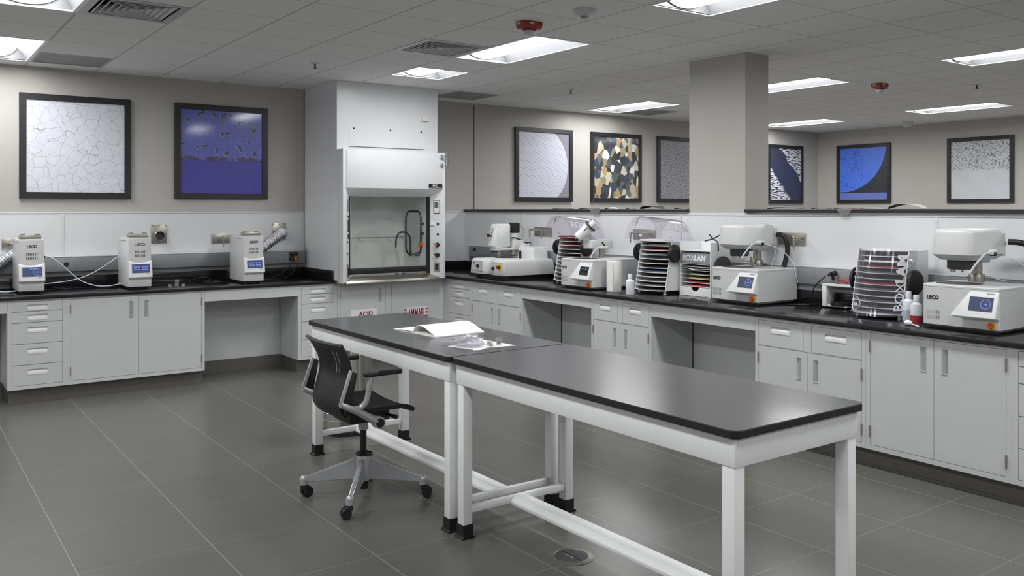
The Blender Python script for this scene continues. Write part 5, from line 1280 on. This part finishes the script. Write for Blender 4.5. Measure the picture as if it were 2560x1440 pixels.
# ---------------------------------------------------------------- swivel chair (local: x towards the table it faces)
t = thing('swivel_chair', 'black swivel chair with silver four-star base facing the far table', 'chair', (2.275, 4.62, 0))
b = B(); lathe(b, [(.0005, .105), (.042, .105), (.042, .245), (.038, .252), (.0005, .252)]); hub = obj('hub', b, 'silver', t)
b = B(); cyl(b, (0, 0, .055), (0, 0, .105), .028); obj('hub_socket', b, 'black', hub)
b = B(); lathe(b, [(.0005, .252), (.045, .252), (.045, .262), (.03, .272), (.0005, .272)]); cyl(b, (0, 0, .26), (0, 0, .44), .019); tube(b, [(.0, -.02, .262), (.03, -.05, .262)], .014, 8); obj('gas_column', b, 'black', t)
for a in (144, 232, 326, 58):
    c, s = cos(R(a)), sin(R(a)); m = M.Rotation(R(a), 4, 'Z')
    b = B(); Rr = .345
    for w0, w1, top in ((.016, .012, 1),):
        A = [((.03, w0, .238), (.03, w0+.004, .112)), ((Rr, w1, .118), (Rr, w1, .088))]
        vs = [[b.verts.new((x, y*sg, z)) for (x, y, z) in pr for sg in (1, -1)] for pr in A]
        l_, r_ = vs
        b.faces.new((l_[0], r_[0], r_[1], l_[1])); b.faces.new((l_[2], l_[3], r_[3], r_[2])); b.faces.new((l_[0], l_[2], r_[2], r_[0])); b.faces.new((l_[1], r_[1], r_[3], l_[3])); b.faces.new((l_[0], l_[1], l_[3], l_[2])); b.faces.new((r_[0], r_[2], r_[3], r_[1]))
    bmesh.ops.bevel(b, geom=list(b.edges), offset=.005, segments=2, affect='EDGES'); sphere(b, (Rr+.004, 0, .104), .024, n=14); cyl(b, (Rr+.004, 0, .074), (Rr+.004, 0, .104), .0235)
    bmesh.ops.transform(b, matrix=m, verts=b.verts); lg = obj('base_arm', b, 'silver', t, 40)
    b = B(); ca = R(a*1.7+40); e = V((cos(ca), sin(ca), 0)); f = V((-sin(ca), cos(ca), 0)); o = V((c*(Rr+.004), s*(Rr+.004), 0)); ctr = o+f*.022+V((0, 0, .031))
    for sg in (1, -1): 
        lo, hi = ctr+e*sg*.006, ctr+e*sg*.028
        cyl(b, lo, hi, .031, .027, 24)
    cyl(b, ctr-e*.02, ctr+e*.02, .012, n=12); wh = obj('wheel', b, 'rubber', lg, 30)
    b = B(); cyl(b, o+V((0, 0, .045)), o+V((0, 0, .08)), .016); box(b, -.03, .03, -.006, .03, .044, .068, .006, mtx=M.Translation(o) @ M.Rotation(ca, 4, 'Z')); obj('caster_fork', b, 'black', lg, 30)
yc = .03
b = B()
def seat(u, v):
    x = -.20+.425*u; y = yc+(-.245+.49*v)*(1-.10*(1-u)); edge = max(0, (u-.82)/.18)
    return (x, y, .552-.030*edge**2+.012*(2*v-1)**2-.016*math.sin(pi*u)*(1-(2*v-1)**2))
grid_surf(b, seat, 16, 14, .022); obj('seat', b, 'black_soft', t, 50)
b = B(); box(b, -.13, .13, yc-.12, yc+.12, .455, .528, .015); obj('seat_mechanism', b, 'black', t)
def prof(w):     # w 0 bottom .. 1 top : (x, z)
    P = [(-.15, .512), (-.215, .515), (-.246, .55), (-.247, .60), (-.222, .68), (-.20, .745), (-.205, .81), (-.232, .87), (-.266, .932)]
    S_ = spline([(p_[0], 0, p_[1]) for p_ in P], 6); k = w*(len(S_)-1); i = min(int(k), len(S_)-2); return S_[i].lerp(S_[i+1], k-i)
def back(u, v):
    p_ = prof(v); hw = .20+.035*v if v > .5 else .2+.0175*math.sin(pi*v)+(.0 if v > .2 else -.12*(1-v/.2)**2)
    hw = .195+.042*max(0, v-.45)/.55 - (.12*(1-v/.22)**2 if v < .22 else 0)
    y = (2*u-1)*hw; return (p_.x+.03*(2*u-1)**2, yc+y, p_.z)
b = B(); grid_surf(b, lambda u, v: back(1-u, v), 16, 40, .012); bk = obj('backrest', b, 'black', t, 50)
for k in range(9):
    u0 = .16+.085*k; b = B()
    def strip(u, v, u0=u0): p_ = V(back(u0+(.5-u0)*.18*(1-v)+(.008*(2*u-1)), .66+.26*v)); return p_+V((-.0012, 0, 0))
    grid_surf(b, strip, 1, 8, -.001); obj('back_slot', b, 'disc_black' if k > 1 else 'midgrey', bk, 0)
b = B(); tube(b, [V(back(u/14, .995))+V((-.004, 0, .002)) for u in range(15)], .009, 8); obj('top_rail', b, 'darkgrey', bk)
for sg in (-1, 1):
    yy = yc+sg*.262; nm = 'right' if sg < 0 else 'left'
    b = B(); A = V((-.258, yy, .625)); C_ = V((-.195, yy, .80))
    for o0, o1 in ((0, .010),): 
        prism(b, [(-.262, .612), (-.244, .605), (-.182, .79), (-.198, .80)], 'y', yy-.006, yy+.006, .002)
    obj('back_bracket', b, 'silver', t)
    b = B(); prism(b, [(-.244, .607), (-.185, .60), (-.152, .775), (-.182, .792)], 'y', yy-.005, yy+.005, .003); obj('bracket_cover', b, 'black', t)
    b = B(); tube(b, [(-.25, yy, .615), (-.14, yy, .56), (-.035, yy, .495)], lambda u: .016+.009*u, 12); cyl(b, (-.02, yy-.02, .487), (-.02, yy+.022, .487), .034, n=24); lk = obj('support_arm', b, 'silver', t)
    b = B(); cyl(b, (-.02, yy+sg*.022, .487), (-.02, yy+sg*.0235, .487), .026, n=24); obj('pivot_cap', b, 'black', lk)
    b = B(); tube(b, [(-.17, yy, .578), (-.13, yy, .585), (-.10, yy+sg*.01, .62), (-.085, yy+sg*.015, .70), (-.075, yy+sg*.015, .752)], .0165, 12, 6); obj('armrest_post', b, 'silver', t)
    b = B(); box(b, -.115, .115, yy+sg*.015-.024, yy+sg*.015+.024, .752, .780, .011, 3); obj('armrest_pad', b, 'black', t)
b = B(); cyl(b, (-.02, yc-.26, .487), (-.02, yc+.26, .487), .018, n=16); obj('cross_tube', b, 'silver', t)
b = B(); prism(b, [(-.06, .44), (.05, .44), (.06, .475), (-.07, .475)], 'y', yc-.07, yc+.05, .006); cyl(b, (0, 0, .40), (0, 0, .45), .03); obj('column_bracket', b, 'silver', t)
b = B(); tube(b, [(.09, yc-.05, .49), (.12, yc-.16, .485), (.125, yc-.20, .485)], lambda u: .006+.008*u, 8); obj('height_lever', b, 'black', t)
# trash can behind the table
t = thing('trash_can', 'tall stainless steel bin with black base ring behind the far table', 'bin', (2.86, 6.09, 0))
b = B(); lathe(b, [(.0005, .0), (.198, .0), (.20, .03), (.195, .04), (.0005, .04)], n=40); obj('base_ring', b, 'black', t)
b = B(); lathe(b, [(.188, .04), (.188, .10), (.192, .103), (.192, .108), (.188, .111), (.188, .155), (.191, .158), (.191, .163), (.188, .166), (.188, .70), (.19, .705), (.18, .71), (.18, .45), (.0005, .45)], n=48, cap=False); obj('bin_body', b, 'bin_steel', t)
# floor outlet
t = thing('floor_outlet', 'round steel floor outlet with black hinged lid', 'floor outlet', (2.705, 3.243, 0))
b = B(); lathe(b, [(.107, .0), (.107, .003), (.082, .008), (.080, .006), (.080, 0)], n=48, cap=False); obj('ring', b, 'steel', t)
b = B(); lathe(b, [(.0005, .0), (.0795, .0), (.0795, .006), (.0005, .006)], n=40, a0=pi/2+.08, a1=3*pi/2-.08); prism(b, [(.0795*cos(a_), .0795*sin(a_)) for a_ in [pi/2+.05+(pi-.1)*k/24 for k in range(25)]], 'z', .0, .0065); obj('lid', b, 'darkgrey', t)
b = B(); prism(b, [(.0795*cos(a_), .0795*sin(a_)) for a_ in [-pi/2+.05+(pi-.1)*k/24 for k in range(25)]], 'z', .0, .0065); obj('lid', b, 'darkgrey', t)
b = B(); box(b, -.016, -.009, .008, .036, .0065, .0075); box(b, -.016, -.009, -.036, -.008, .0065, .0075); obj('finger_slot', b, 'chrome', t)
